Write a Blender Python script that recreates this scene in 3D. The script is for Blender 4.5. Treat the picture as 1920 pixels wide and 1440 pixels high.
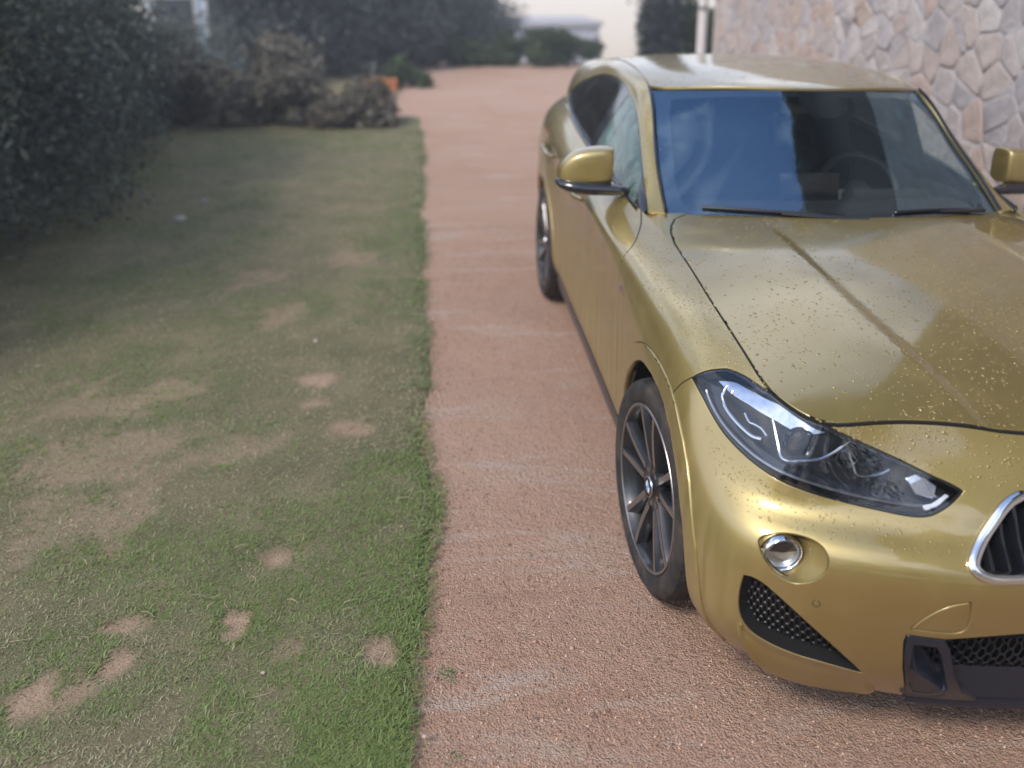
import bpy, bmesh, math, random
import numpy as np
from mathutils import Vector, Matrix, Euler, noise as mnoise
from mathutils.geometry import delaunay_2d_cdt
R = math.radians
random.seed(7); rng = np.random.default_rng(7)
for o in list(bpy.data.objects): bpy.data.objects.remove(o)
scene = bpy.context.scene
col = scene.collection

# ---------------------------------------------------------------- camera
cd = bpy.data.cameras.new('camera'); cam = bpy.data.objects.new('camera', cd); col.objects.link(cam)
scene.camera = cam
cd.sensor_fit = 'HORIZONTAL'; cd.sensor_width = 36; cd.lens = 1631/1920*36
cd.shift_y = -(720-457)/1920
cd.clip_start = .05; cd.clip_end = 6000
_y, _p, _r = R(4.86), R(17.13), R(.4)
cam.matrix_world = (Matrix.Translation((-1.517, -2.367, 1.885)) @ Matrix.Rotation(-_y, 4, 'Z') @ Matrix.Rotation(math.pi/2-_p, 4, 'X') @ Matrix.Rotation(-_r, 4, 'Z'))
cd.dof.use_dof = True; cd.dof.focus_distance = 2.45
cd.dof.aperture_fstop = (cd.lens/1000)/.024

# ---------------------------------------------------------------- sky, sun, exposure
SUN_EL, SUN_AZ = 50, -134            # azimuth from +y (away from the camera) towards +x
world = bpy.data.worlds.new('World'); scene.world = world; world.use_nodes = True
def _world():
    nt = world.node_tree; N = nt.nodes; L = nt.links; N.clear()
    out = N.new('ShaderNodeOutputWorld'); bg = N.new('ShaderNodeBackground')
    tc = N.new('ShaderNodeTexCoord'); mp = N.new('ShaderNodeMapping')
    mp.inputs['Rotation'].default_value = (R(5), 0, 0)      # the drive climbs: true level lies 5 degrees below the drive's plane
    L.new(tc.outputs['Generated'], mp.inputs['Vector'])
    sky = N.new('ShaderNodeTexSky'); sky.sky_type = 'NISHITA'; sky.sun_disc = False
    sky.sun_elevation = R(SUN_EL); sky.sun_rotation = R(SUN_AZ); sky.air_density = 1.0; sky.dust_density = .6; sky.ozone_density = 3.0
    L.new(mp.outputs[0], sky.inputs[0])
    sx = N.new('ShaderNodeSeparateXYZ'); L.new(mp.outputs[0], sx.inputs[0])
    # cloud layer projected on a plane overhead
    mz = N.new('ShaderNodeMath'); mz.operation = 'MAXIMUM'; mz.inputs[1].default_value = .06; L.new(sx.outputs['Z'], mz.inputs[0])
    dv = N.new('ShaderNodeVectorMath'); dv.operation = 'DIVIDE'; L.new(mp.outputs[0], dv.inputs[0])
    cb = N.new('ShaderNodeCombineXYZ'); cb.inputs[2].default_value = 1
    L.new(mz.outputs[0], cb.inputs[0]); L.new(mz.outputs[0], cb.inputs[1]); L.new(cb.outputs[0], dv.inputs[1])
    n1 = N.new('ShaderNodeTexNoise'); n1.inputs['Scale'].default_value = 1.5; n1.inputs['Detail'].default_value = 7; n1.inputs['Roughness'].default_value = .58
    L.new(dv.outputs[0], n1.inputs['Vector'])
    cr = N.new('ShaderNodeValToRGB'); cr.color_ramp.elements[0].position = .42; cr.color_ramp.elements[1].position = .78
    L.new(n1.outputs['Fac'], cr.inputs[0])
    # near the horizon the cloud closes up
    hz = N.new('ShaderNodeMapRange'); hz.inputs[1].default_value = .05; hz.inputs[2].default_value = .55; hz.inputs[3].default_value = .92; hz.inputs[4].default_value = 0
    L.new(sx.outputs['Z'], hz.inputs[0])
    mx = N.new('ShaderNodeMath'); mx.operation = 'MAXIMUM'; L.new(cr.outputs[0], mx.inputs[0]); L.new(hz.outputs[0], mx.inputs[1])
    cc = N.new('ShaderNodeValToRGB'); e = cc.color_ramp.elements
    e[0].position = 0; e[0].color = (3.3, 2.65, 2.05, 1); q = e.new(.08); q.color = (4.0, 3.5, 3.0, 1); q = e.new(.26); q.color = (7.6, 7.3, 7.1, 1); e[-1].position = .45; e[-1].color = (9.6, 9.5, 9.8, 1)
    L.new(sx.outputs['Z'], cc.inputs[0])
    mix = N.new('ShaderNodeMix'); mix.data_type = 'RGBA'
    L.new(mx.outputs[0], mix.inputs['Factor']); L.new(sky.outputs[0], mix.inputs['A']); L.new(cc.outputs[0], mix.inputs['B'])
    bg.inputs['Strength'].default_value = .15
    L.new(mix.outputs['Result'], bg.inputs['Color']); L.new(bg.outputs[0], out.inputs['Surface'])
_world()
sd = bpy.data.lights.new('sun', 'SUN'); sun = bpy.data.objects.new('sun', sd); col.objects.link(sun)
sd.energy = 1.5; sd.angle = R(14); sd.color = (1, .93, .84)
_d = Vector((math.sin(R(SUN_AZ))*math.cos(R(SUN_EL)), math.cos(R(SUN_AZ))*math.cos(R(SUN_EL)), math.sin(R(SUN_EL))))
sun.rotation_euler = (-_d).to_track_quat('-Z', 'Y').to_euler()
vs = scene.view_settings; vs.view_transform = 'Standard'; vs.look = 'None'; vs.gamma = 1; vs.use_curve_mapping = False; vs.exposure = 0.92
scene.render.engine = 'CYCLES'
scene.cycles.max_bounces = 8; scene.cycles.transparent_max_bounces = 12; scene.cycles.glossy_bounces = 4; scene.cycles.caustics_reflective = False; scene.cycles.caustics_refractive = False

# ---------------------------------------------------------------- helpers
def tag(o, label=None, cat=None, group=None, kind=None):
    if label: o['label'] = label
    if cat: o['category'] = cat
    if group: o['group'] = group
    if kind: o['kind'] = kind
    return o
def empty(name, loc=(0, 0, 0), rz=0, parent=None):
    o = bpy.data.objects.new(name, None); col.objects.link(o); o.location = loc; o.rotation_euler = (0, 0, rz); o.parent = parent
    o.empty_display_size = .1
    return o
def obj(name, me, mat=None, parent=None):
    o = bpy.data.objects.new(name, me); col.objects.link(o); o.parent = parent
    if mat and not me.materials: me.materials.append(mat)
    return o
def mesh(name, V, F, smooth=False, normals=None):
    me = bpy.data.meshes.new(name); me.from_pydata([tuple(map(float, v)) for v in V], [], [tuple(int(i) for i in f) for f in F])
    if smooth or normals is not None: me.polygons.foreach_set('use_smooth', [True]*len(me.polygons))
    me.update()
    if normals is not None: me.normals_split_custom_set_from_vertices([tuple(map(float, n)) for n in normals])
    return me
def mesh_np(name, V, F, cols=None, smooth=False):
    """fast: V (n,3), F (m,k) all the same k"""
    V = np.asarray(V, np.float32); F = np.asarray(F, np.int32); k = F.shape[1]
    me = bpy.data.meshes.new(name); me.vertices.add(len(V)); me.vertices.foreach_set('co', V.ravel())
    me.loops.add(F.size); me.loops.foreach_set('vertex_index', F.ravel())
    me.polygons.add(len(F)); me.polygons.foreach_set('loop_start', np.arange(0, F.size, k, dtype=np.int32))
    if smooth: me.polygons.foreach_set('use_smooth', np.ones(len(F), bool))
    if cols is not None:
        a = me.color_attributes.new('tint', 'FLOAT_COLOR', 'POINT'); c = np.ones((len(V), 4), np.float32); c[:, :3] = cols
        a.data.foreach_set('color', c.ravel())
    me.update(calc_edges=True); me.validate()
    return me
class MB:
    """collects simple solids into one mesh"""
    def __init__(s): s.v = []; s.f = []
    def add(s, V, F):
        b = len(s.v); s.v += [tuple(map(float, p)) for p in V]; s.f += [tuple(i+b for i in f) for f in F]; return s
    def box(s, c, d, M=None, taper=1.0):
        x, y, z = [k/2 for k in d]; t = taper
        P = [(-x, -y, -z), (x, -y, -z), (x, y, -z), (-x, y, -z), (-x*t, -y*t, z), (x*t, -y*t, z), (x*t, y*t, z), (-x*t, y*t, z)]
        P = [Vector(p) for p in P]
        if M is not None: P = [M @ p for p in P]
        P = [p+Vector(c) for p in P]
        return s.add(P, [(0, 3, 2, 1), (4, 5, 6, 7), (0, 1, 5, 4), (1, 2, 6, 5), (2, 3, 7, 6), (3, 0, 4, 7)])
    def tube(s, pts, r, n=8, flat=1.0, closed=False, cap=True, up=None):
        pts = [Vector(p) for p in pts]; m = len(pts); rr = r if hasattr(r, '__len__') else [r]*m; b = []
        for i, p in enumerate(pts):
            t = (pts[(i+1) % m]-pts[i-1]) if closed else (pts[min(i+1, m-1)]-pts[max(i-1, 0)])
            t.normalize(); a = Vector(up) if up is not None else (Vector((0, 0, 1)) if abs(t.z) < .9 else Vector((1, 0, 0)))
            x = t.cross(a).normalized(); y = x.cross(t)
            b += [p+x*(math.cos(k*2*math.pi/n)*rr[i])+y*(math.sin(k*2*math.pi/n)*rr[i]*flat) for k in range(n)]
        F = []
        for i in range(m if closed else m-1):
            for k in range(n):
                j = (i+1) % m; F.append((i*n+k, i*n+(k+1) % n, j*n+(k+1) % n, j*n+k))
        if cap and not closed: F += [tuple(range(n-1, -1, -1)), tuple((m-1)*n+k for k in range(n))]
        return s.add(b, F)
    def lathe(s, prof, n=48, axis='x', a0=0, a1=2*math.pi, c=(0, 0, 0)):
        """prof: list of (radius, offset along axis)"""
        full = abs(a1-a0-2*math.pi) < 1e-6; m = n if full else n+1; P = []
        for k in range(m):
            a = a0+(a1-a0)*k/n; ca, sa = math.cos(a), math.sin(a)
            for r, h in prof:
                P.append({'x': (h, r*ca, r*sa), 'y': (r*ca, h, r*sa), 'z': (r*ca, r*sa, h)}[axis])
        P = [(p[0]+c[0], p[1]+c[1], p[2]+c[2]) for p in P]; q = len(prof); F = []
        for k in range(n):
            k2 = (k+1) % m
            for i in range(q-1): F.append((k*q+i, k*q+i+1, k2*q+i+1, k2*q+i))
        return s.add(P, F)
    def build(s, name, mat, parent=None, smooth=False, bevel=0, angle=40):
        me = bpy.data.meshes.new(name); me.from_pydata(s.v, [], s.f)
        bm = bmesh.new(); bm.from_mesh(me); bmesh.ops.recalc_face_normals(bm, faces=bm.faces[:])
        if bevel:
            ed = [e for e in bm.edges if len(e.link_faces) == 2 and e.calc_face_angle(0) > R(30)]
            bmesh.ops.bevel(bm, geom=ed, offset=bevel, segments=2, profile=.6, affect='EDGES', clamp_overlap=True)
        bm.to_mesh(me); bm.free()
        if smooth or bevel:
            me.polygons.foreach_set('use_smooth', [True]*len(me.polygons)); me.set_sharp_from_angle(angle=R(angle))
        me.update()
        return obj(name, me, mat, parent)
def copy_tree(o, parent=None):
    c = o.copy(); col.objects.link(c); c.parent = parent
    for ch in list(o.children): copy_tree(ch, c)
    return c

class NT:
    """small node-tree helper"""
    def __init__(s, name):
        s.m = bpy.data.materials.new(name); s.m.use_nodes = True; s.t = s.m.node_tree; s.N = s.t.nodes; s.L = s.t.links
        s.b = s.N['Principled BSDF']; s.out = s.N['Material Output']
    def n(s, typ, **kw):
        d = s.N.new('ShaderNode'+typ)
        for k, v in kw.items():
            if k in d.inputs.keys(): d.inputs[k].default_value = v
            else: setattr(d, k, v)
        return d
    def l(s, a, b): s.L.new(a, b)
    def co(s, scale=1.0, kind='Object', stretch=(1, 1, 1)):
        tc = s.n('TexCoord'); mp = s.n('Mapping'); mp.inputs['Scale'].default_value = [scale*k for k in stretch]
        s.l(tc.outputs[kind], mp.inputs['Vector']); return mp.outputs[0]
    def noise(s, scale, detail=4, rough=.55, vec=None, dist=0):
        d = s.n('TexNoise'); d.inputs['Scale'].default_value = scale; d.inputs['Detail'].default_value = detail; d.inputs['Roughness'].default_value = rough; d.inputs['Distortion'].default_value = dist
        s.l(vec if vec is not None else s.co(), d.inputs['Vector']); return d.outputs['Fac']
    def ramp(s, fac, stops):
        d = s.n('ValToRGB'); e = d.color_ramp.elements
        while len(e) < len(stops): e.new(.5)
        for q, (p, c) in zip(e, stops): q.position = p; q.color = tuple(c)+(1,) if len(c) == 3 else c
        s.l(fac, d.inputs[0]); return d.outputs[0]
    def mix(s, fac, a, b, mode='MIX'):
        d = s.n('Mix', data_type='RGBA', blend_type=mode)
        for v, k in ((fac, 'Factor'), (a, 'A'), (b, 'B')):
            if hasattr(v, 'links'): s.l(v, d.inputs[k])
            else: d.inputs[k].default_value = v if k == 'Factor' else tuple(v)+(1,)
        return d.outputs['Result']
    def math(s, op, a, b=0.0):
        d = s.n('Math', operation=op)
        for i, v in enumerate((a, b)):
            if hasattr(v, 'links'): s.l(v, d.inputs[i])
            else: d.inputs[i].default_value = v
        return d.outputs[0]
    def bump(s, h, strength=.3, dist=.01):
        d = s.n('Bump'); d.inputs['Strength'].default_value = strength; d.inputs['Distance'].default_value = dist
        s.l(h, d.inputs['Height']); s.l(d.outputs[0], s.b.inputs['Normal']); return d
    def set(s, **kw):
        for k, v in kw.items():
            k = {'base': 'Base Color', 'rough': 'Roughness', 'metal': 'Metallic', 'coat': 'Coat Weight', 'coat_rough': 'Coat Roughness', 'spec': 'Specular IOR Level', 'ior': 'IOR', 'trans': 'Transmission Weight', 'sheen': 'Sheen Weight'}.get(k, k)
            if hasattr(v, 'links'): s.l(v, s.b.inputs[k])
            else: s.b.inputs[k].default_value = (tuple(v)+(1,)) if hasattr(v, '__len__') and len(v) == 3 else v
        return s
def plain(name, c, rough=.5, metal=0, coat=0, var=.12, vs=30, **kw):
    t = NT(name); f = t.noise(vs, 3)
    a = [k*(1-var) for k in c]; b = [min(k*(1+var), 1) for k in c]
    t.set(base=t.ramp(f, [(.3, a), (.7, b)]), rough=rough, metal=metal, coat=coat, **kw)
    return t.m
# ---------------------------------------------------------------- car surfaces
# car frame: front axle at y=0, nose towards -y, z up, right-hand side of the car at x<0
def spl(xs, ys):
    xs = np.array(xs, float); ys = np.array(ys, float)
    n = len(xs); h = np.diff(xs); A = np.zeros((n, n)); b = np.zeros(n); A[0, 0] = A[-1, -1] = 1
    for i in range(1, n-1):
        A[i, i-1] = h[i-1]; A[i, i] = 2*(h[i-1]+h[i]); A[i, i+1] = h[i]
        b[i] = 3*((ys[i+1]-ys[i])/h[i]-(ys[i]-ys[i-1])/h[i-1])
    c = np.linalg.solve(A, b)
    def f(x):
        x = np.asarray(x, float); i = np.clip(np.searchsorted(xs, x)-1, 0, n-2); d = x-xs[i]
        bb = (ys[i+1]-ys[i])/h[i]-h[i]*(2*c[i]+c[i+1])/3; dd = (c[i+1]-c[i])/(3*h[i])
        return ys[i]+bb*d+c[i]*d*d+dd*d**3
    return f
def sstep(a, b, x):
    t = np.clip((np.asarray(x, float)-a)/(b-a), 0, 1); return t*t*(3-2*t)

class BS:
    """bicubic B-spline patch through (almost) a grid of points; u = column, v = row"""
    def __init__(s, G, it=6):
        s.P0 = np.array(G, float); s.nv, s.nu = s.P0.shape[:2]
        D = s.P0.copy(); U, V = np.meshgrid(np.arange(s.nu), np.arange(s.nv))
        for k in range(it):
            s.set(D); D = D+(s.P0-s.ev(U.ravel(), V.ravel()).reshape(s.P0.shape))
        s.set(D)
    def set(s, D):
        E = np.concatenate([2*D[:1]-D[1:2], D, 2*D[-1:]-D[-2:-1]], 0)
        s.E = np.concatenate([2*E[:, :1]-E[:, 1:2], E, 2*E[:, -1:]-E[:, -2:-1]], 1)
    @staticmethod
    def w(t, d):
        if d == 0: return np.stack([(1-t)**3, 3*t**3-6*t*t+4, -3*t**3+3*t*t+3*t+1, t**3], -1)/6
        return np.stack([-3*(1-t)**2, 9*t*t-12*t, -9*t*t+6*t+3, 3*t*t], -1)/6
    def ev(s, u, v, du=0, dv=0):
        u = np.clip(np.asarray(u, float), 0, s.nu-1); v = np.clip(np.asarray(v, float), 0, s.nv-1)
        iu = np.minimum(u.astype(int), s.nu-2); iv = np.minimum(v.astype(int), s.nv-2)
        wu = s.w(u-iu, du); wv = s.w(v-iv, dv); r = 0
        for a in range(4):
            for b in range(4):
                r = r+s.E[iv+a, iu+b]*(wv[..., a]*wu[..., b])[..., None]
        return r
    def nrm(s, u, v):
        n = np.cross(s.ev(u, v, 1, 0), s.ev(u, v, 0, 1)); n = n/np.maximum(np.linalg.norm(n, axis=-1), 1e-9)[..., None]
        return n*s.sg
    sg = 1

# bonnet height field
zc_f = spl([-.70, -.64, -.5, -.3, 0, .37, .65, .9], [.838, .869, .917, .963, 1.011, 1.041, 1.054, 1.062])
dr_f = spl([-.70, -.5, -.28, 0, .37, .9], [.010, .018, .032, .041, .047, .050])
crease_x = spl([-.8, -.624, -.442, -.317, -.169, .046, .365, .9], [.235, .263, .297, .321, .342, .358, .362, .362])
def hoodz(x, y):
    ax = np.abs(np.asarray(x, float)); y = np.asarray(y, float)
    z = zc_f(y)-dr_f(y)*(ax/.74)**2.2
    f = sstep(-.75, -.4, y)*.35+.65
    f = f*(1-sstep(.25, .62, y))
    cx = crease_x(y)
    z = z+.0085*f*(sstep(cx-.022, cx+.022, ax)*(1-sstep(cx+.02, cx+.36, ax)))
    return z

# belt-to-ground ring, stations from the tail along the right side round to the nose (points as x,y,z)
def side(y, xs, zs): return [(-a, y, b) for a, b in zip(xs, zs)]
_R = [
 [(0, 3.50, .30), (0, 3.54, .38), (0, 3.55, .47), (0, 3.55, .58), (0, 3.54, .73), (0, 3.53, .88), (0, 3.51, .98), (0, 3.47, 1.07), (0, 3.40, 1.15)],
 [(-.40, 3.48, .30), (-.42, 3.52, .38), (-.43, 3.53, .47), (-.43, 3.53, .58), (-.43, 3.52, .73), (-.43, 3.51, .88), (-.42, 3.49, .98), (-.40, 3.46, 1.07), (-.37, 3.39, 1.15)],
 [(-.66, 3.38, .29), (-.71, 3.41, .37), (-.735, 3.41, .46), (-.745, 3.40, .58), (-.745, 3.40, .73), (-.74, 3.39, .88), (-.72, 3.38, .99), (-.68, 3.36, 1.08), (-.60, 3.32, 1.16)],
 side(3.12, (.76, .83, .855, .868, .873, .873, .855, .81, .71), (.28, .35, .46, .58, .74, .89, 1.0, 1.09, 1.17)),
 side(2.82, (.79, .865, .89, .902, .908, .908, .892, .85, .762), (.25, .33, .44, .57, .72, .88, 1.0, 1.09, 1.175)),
 side(2.45, (.80, .872, .895, .905, .911, .914, .906, .872, .797), (.23, .31, .43, .57, .73, .89, 1.0, 1.085, 1.165)),
 side(2.0, (.80, .868, .886, .889, .893, .900, .911, .880, .815), (.22, .30, .42, .56, .73, .88, .985, 1.05, 1.12)),
 side(1.5, (.80, .866, .884, .886, .889, .896, .910, .876, .812), (.22, .30, .42, .56, .72, .87, .965, 1.02, 1.085)),
 side(1.05, (.80, .866, .884, .886, .889, .896, .909, .866, .792), (.22, .30, .42, .56, .72, .865, .955, 1.005, 1.05)),
 side(.68, (.80, .868, .886, .890, .894, .898, .900, .840, .742), (.22, .30, .42, .56, .72, .86, .943, .986, 1.012)),
 side(.33, (.80, .872, .893, .900, .906, .906, .884, .822, .731), (.22, .30, .42, .56, .71, .85, .93, .975, None)),
 side(.0, (.80, .875, .898, .905, .911, .905, .876, .815, .741), (.22, .30, .42, .56, .70, .83, .908, .953, None)),
 side(-.27, (.80, .878, .900, .907, .910, .896, .860, .800, .738), (.21, .30, .42, .55, .68, .79, .868, .918, None)),
 [(-.815, -.46, .205), (-.878, -.47, .30), (-.900, -.47, .41), (-.905, -.465, .53), (-.900, -.44, .645), (-.877, -.41, .735), (-.835, -.395, .82), (-.787, -.425, .868), (-.733, -.435, None)],
 [(-.775, -.555, .20), (-.838, -.60, .30), (-.862, -.615, .41), (-.868, -.615, .52), (-.860, -.60, .625), (-.828, -.555, .692), (-.784, -.545, .773), (-.738, -.540, .842), (-.710, -.522, None)],
 [(-.68, -.625, .195), (-.737, -.685, .30), (-.765, -.71, .41), (-.775, -.718, .52), (-.770, -.705, .625), (-.738, -.65, .680), (-.708, -.638, .748), (-.670, -.618, .818), (-.643, -.597, None)],
 [(-.52, -.695, .19), (-.553, -.762, .30), (-.568, -.79, .41), (-.574, -.80, .52), (-.572, -.79, .622), (-.555, -.73, .672), (-.538, -.685, .73), (-.525, -.645, .806), (-.515, -.606, None)],
 [(-.35, -.745, .19), (-.365, -.805, .30), (-.372, -.83, .41), (-.375, -.84, .52), (-.374, -.83, .612), (-.368, -.775, .668), (-.362, -.735, .725), (-.355, -.672, .795), (-.350, -.622, None)],
 [(-.175, -.77, .19), (-.18, -.828, .30), (-.183, -.848, .41), (-.185, -.858, .52), (-.185, -.85, .61), (-.183, -.80, .668), (-.18, -.76, .725), (-.177, -.70, .795), (-.175, -.648, None)],
 [(0, -.78, .19), (0, -.835, .30), (0, -.853, .41), (0, -.863, .52), (0, -.855, .61), (0, -.81, .668), (0, -.77, .725), (0, -.71, .795), (0, -.655, None)],
]
NC = len(_R)-1                       # index of the nose station
for st in _R:
    x, y, z = st[8]
    if z is None: st[8] = (x, y, float(hoodz(x, y)))
_M = [[(-x, y, z) for x, y, z in st] for st in _R]
_R2 = [_M[2], _M[1]]+_R+_M[-2::-1]+[_R[1], _R[2]]      # the whole way round
RING = BS(np.transpose(np.array(_R2, float), (1, 0, 2)))
RING.sg = 1
U0 = 2                               # u of the tail station
UN = NC+2                            # u of the nose station

# greenhouse side: belt, glass, window trim, pillar, windscreen edge / roof ditch
_H = [
 [(-.768, .765, 1.012), (-.762, .775, 1.018), (-.752, .785, 1.022), (-.738, .79, 1.024), (-.716, .785, 1.022), (-.674, .765, 1.016)],
 [(-.789, 1.0, 1.046), (-.768, 1.0, 1.074), (-.742, 1.0, 1.100), (-.716, 1.0, 1.124), (-.698, .995, 1.148), (-.664, .975, 1.150)],
 [(-.800, 1.2, 1.058), (-.768, 1.2, 1.126), (-.731, 1.2, 1.190), (-.692, 1.2, 1.246), (-.674, 1.195, 1.275), (-.640, 1.165, 1.276)],
 [(-.810, 1.45, 1.080), (-.767, 1.45, 1.180), (-.718, 1.45, 1.274), (-.669, 1.45, 1.358), (-.651, 1.44, 1.398), (-.616, 1.40, 1.422)],
 [(-.815, 1.8, 1.106), (-.769, 1.8, 1.213), (-.717, 1.8, 1.317), (-.666, 1.8, 1.412), (-.638, 1.8, 1.452), (-.596, 1.8, 1.469)],
 [(-.810, 2.2, 1.139), (-.771, 2.2, 1.228), (-.725, 2.2, 1.318), (-.676, 2.2, 1.400), (-.640, 2.2, 1.448), (-.586, 2.2, 1.467)],
 [(-.790, 2.6, 1.170), (-.760, 2.6, 1.236), (-.729, 2.6, 1.298), (-.690, 2.6, 1.356), (-.632, 2.6, 1.405), (-.572, 2.6, 1.432)],
 [(-.735, 3.0, 1.172), (-.725, 3.0, 1.215), (-.710, 3.0, 1.258), (-.685, 3.0, 1.306), (-.630, 3.0, 1.370), (-.568, 3.0, 1.396)],
 [(-.640, 3.30, 1.160), (-.650, 3.28, 1.195), (-.645, 3.26, 1.235), (-.630, 3.24, 1.280), (-.590, 3.22, 1.330), (-.545, 3.2, 1.360)],
]
GH = BS(np.transpose(np.array(_H, float), (1, 0, 2)))
GH.sg = -1
# roof height field
rz_c = spl([1.0, 1.08, 1.3, 1.6, 1.9, 2.3, 2.7, 3.0, 3.3], [1.436, 1.456, 1.484, 1.501, 1.507, 1.496, 1.457, 1.427, 1.385])
rz_d = spl([1.0, 1.36, 1.8, 2.3, 3.3], [.078, .066, .039, .036, .036])
def roofz(x, y): return rz_c(y)-rz_d(y)*(np.abs(x)/.612)**2.4
def header_y(x): return 1.085+.285*(np.abs(x)/.612)**2
# windscreen
def ws_edge(t):                      # right edge from the scuttle to the roof
    g = GH.ev(np.clip(t*3.0, 0, 8), 5.0); return g
def _wsgrid():
    rows = []
    xs = np.linspace(-1, 1, 9)
    for t in np.linspace(0, 1, 6):
        e = GH.ev(np.array([t*2.93]), np.array([5.0]))[0]
        yc = .585+(1.075-.585)*t; zc = 1.030+(1.452-1.030)*t+.045*4*t*(1-t)*.55
        r = []
        for k in xs:
            b = abs(k)**2.1
            r.append((k*abs(e[0])*.992, yc+(e[1]-yc)*b, zc+(e[2]-.004-zc)*b))
        rows.append(r)
    return np.array(rows)
WS = BS(_wsgrid(), 4)
# ================================================================ the place
def hash2(n, s=0): return np.random.default_rng(n*7919+s)
def fbm(x, y, sc, oct=4, seed=0):
    r = np.zeros_like(x); a = 1
    for k in range(oct):
        g = np.random.default_rng(seed*31+k); T = g.random((64, 64))
        u = x*sc*2**k+17.3*k; v = y*sc*2**k+5.1*k; i = np.floor(u).astype(int); j = np.floor(v).astype(int); fu = u-i; fv = v-j
        fu = fu*fu*(3-2*fu); fv = fv*fv*(3-2*fv)
        t = lambda p, q: T[p % 64, q % 64]
        r += a*((t(i, j)*(1-fu)+t(i+1, j)*fu)*(1-fv)+(t(i, j+1)*(1-fu)+t(i+1, j+1)*fu)*fv-.5); a *= .5
    return r
LAWN_EDGE = lambda y: -1.605+.022*np.sin(y*1.1)+.012*np.sin(y*3.7+1)+.035*fbm(np.asarray(y, float), 0*np.asarray(y, float)+3.3, 1.7, 4, 5)-.10*np.clip((np.asarray(y, float)-3)/6, 0, 2)+.05*np.exp(-((np.asarray(y, float)-.45)/.25)**2)
PATCH = [(-2.008, -.278, .06, .13), (-2.12, 1.575, .13, .10), (-1.96, 1.027, .10, .06), (-2.093, 1.267, .09, .05), (-2.172, -.147, .045, .06), (-2.493, -.111, .09, .05), (-2.472, -.243, .045, .07), (-2.621, -.396, .10, .09), (-2.094, .175, .05, .05), (-1.74, -.283, .05, .07),
         (-2.837, .921, .34, .28), (-2.818, .472, .25, .30), (-2.477, .938, .22, .14), (-3.0, 1.4, .4, .22), (-2.45, 2.4, .15, .2), (-2.2, 3.4, .2, .2), (-2.7, 3.0, .2, .2), (-2.6, -.65, .2, .1)]
def bare(x, y):
    w = np.zeros_like(x); q = fbm(x, y, 6.0, 5, 9)+.6*fbm(x, y, 25.0, 3, 19)
    for k, (px, py, rx, ry) in enumerate(PATCH):
        d = ((x-px)/rx)**2+((y-py)/ry)**2
        w = np.maximum(w, np.clip(1.2-d-q*2.0, 0, 1)*(.8 if k < 10 else .40))
    return w

# ---- materials of the ground
def mat_dirt():
    t = NT('pink_dirt'); c = t.co(1)
    big = t.noise(.55, 5, .6, c); mid = t.noise(4.5, 6, .65, c, .6); fine = t.noise(120, 5, .7, c); grit = t.noise(420, 3, .7, c)
    tr = t.n('Mapping'); tr.inputs['Scale'].default_value = (.6, 3.4, 1); tr.inputs['Rotation'].default_value = (0, 0, R(8)); t.l(c, tr.inputs[0])
    wash = t.noise(1.7, 6, .62, tr.outputs[0], 1.0)
    base = t.ramp(big, [(.25, (.57, .325, .215)), (.5, (.65, .405, .285)), (.75, (.71, .475, .355))])
    base = t.mix(t.ramp(mid, [(.35, (0, 0, 0)), (.75, (.55, .55, .55))]), base, (.64, .43, .29))
    base = t.mix(t.ramp(wash, [(.53, (0, 0, 0)), (.72, (.75, .75, .75))]), base, (.76, .64, .56))
    base = t.mix(t.ramp(wash, [(.27, (.55, .55, .55)), (.40, (0, 0, 0))]), base, (.42, .24, .16))
    base = t.mix(t.ramp(fine, [(.3, (.75, .75, .75)), (.46, (0, 0, 0))]), base, (.34, .19, .13))
    base = t.mix(t.ramp(grit, [(.60, (0, 0, 0)), (.74, (.7, .7, .7))]), base, (.68, .50, .39))
    base = t.mix(t.ramp(grit, [(.26, (.7, .7, .7)), (.38, (0, 0, 0))]), base, (.13, .085, .07))
    t.set(base=base, rough=.82, spec=.3)
    h = t.math('ADD', t.math('MULTIPLY', fine, 1.0), t.math('MULTIPLY', grit, .6))
    vo = t.n('TexVoronoi'); vo.inputs['Scale'].default_value = 150; t.l(c, vo.inputs['Vector']); h = t.math('SUBTRACT', h, t.math('MULTIPLY', vo.outputs['Distance'], .9))
    lump = t.noise(45, 4, .6, c, .5); h = t.math('ADD', h, t.math('MULTIPLY', lump, 2.2))
    t.bump(h, 1.0, .015)
    return t.m
def mat_soil():
    t = NT('lawn_soil'); c = t.co(1); a = t.noise(3, 6, .65, c, .4); f = t.noise(150, 4, .7, c); g = t.noise(26, 5, .7, c)
    base = t.ramp(a, [(.3, (.135, .130, .065)), (.55, (.20, .175, .098)), (.75, (.27, .21, .13))])
    at = t.n('Attribute'); at.attribute_name = 'tint'; sp = t.n('SeparateColor'); t.l(at.outputs['Color'], sp.inputs[0])
    base = t.mix(sp.outputs[0], base, t.ramp(g, [(.3, (.40, .26, .175)), (.7, (.54, .37, .26))]))
    base = t.mix(t.ramp(f, [(.3, (.8, .8, .8)), (.5, (0, 0, 0))]), base, (.06, .05, .03))
    t.set(base=base, rough=.9, spec=.2); t.bump(t.math('ADD', f, t.math('MULTIPLY', g, 1.5)), .8, .012)
    return t.m
def mat_tint(name, rough=.6, spec=.3, trans=0):
    t = NT(name); at = t.n('Attribute'); at.attribute_name = 'tint'
    t.set(base=at.outputs['Color'], rough=rough, spec=spec)
    if trans:
        tl = t.n('BsdfTranslucent'); t.l(at.outputs['Color'], tl.inputs[0]); mx = t.n('MixShader'); mx.inputs[0].default_value = trans
        t.l(t.b.outputs[0], mx.inputs[1]); t.l(tl.outputs[0], mx.inputs[2]); t.l(mx.outputs[0], t.out.inputs[0])
    return t.m
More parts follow.
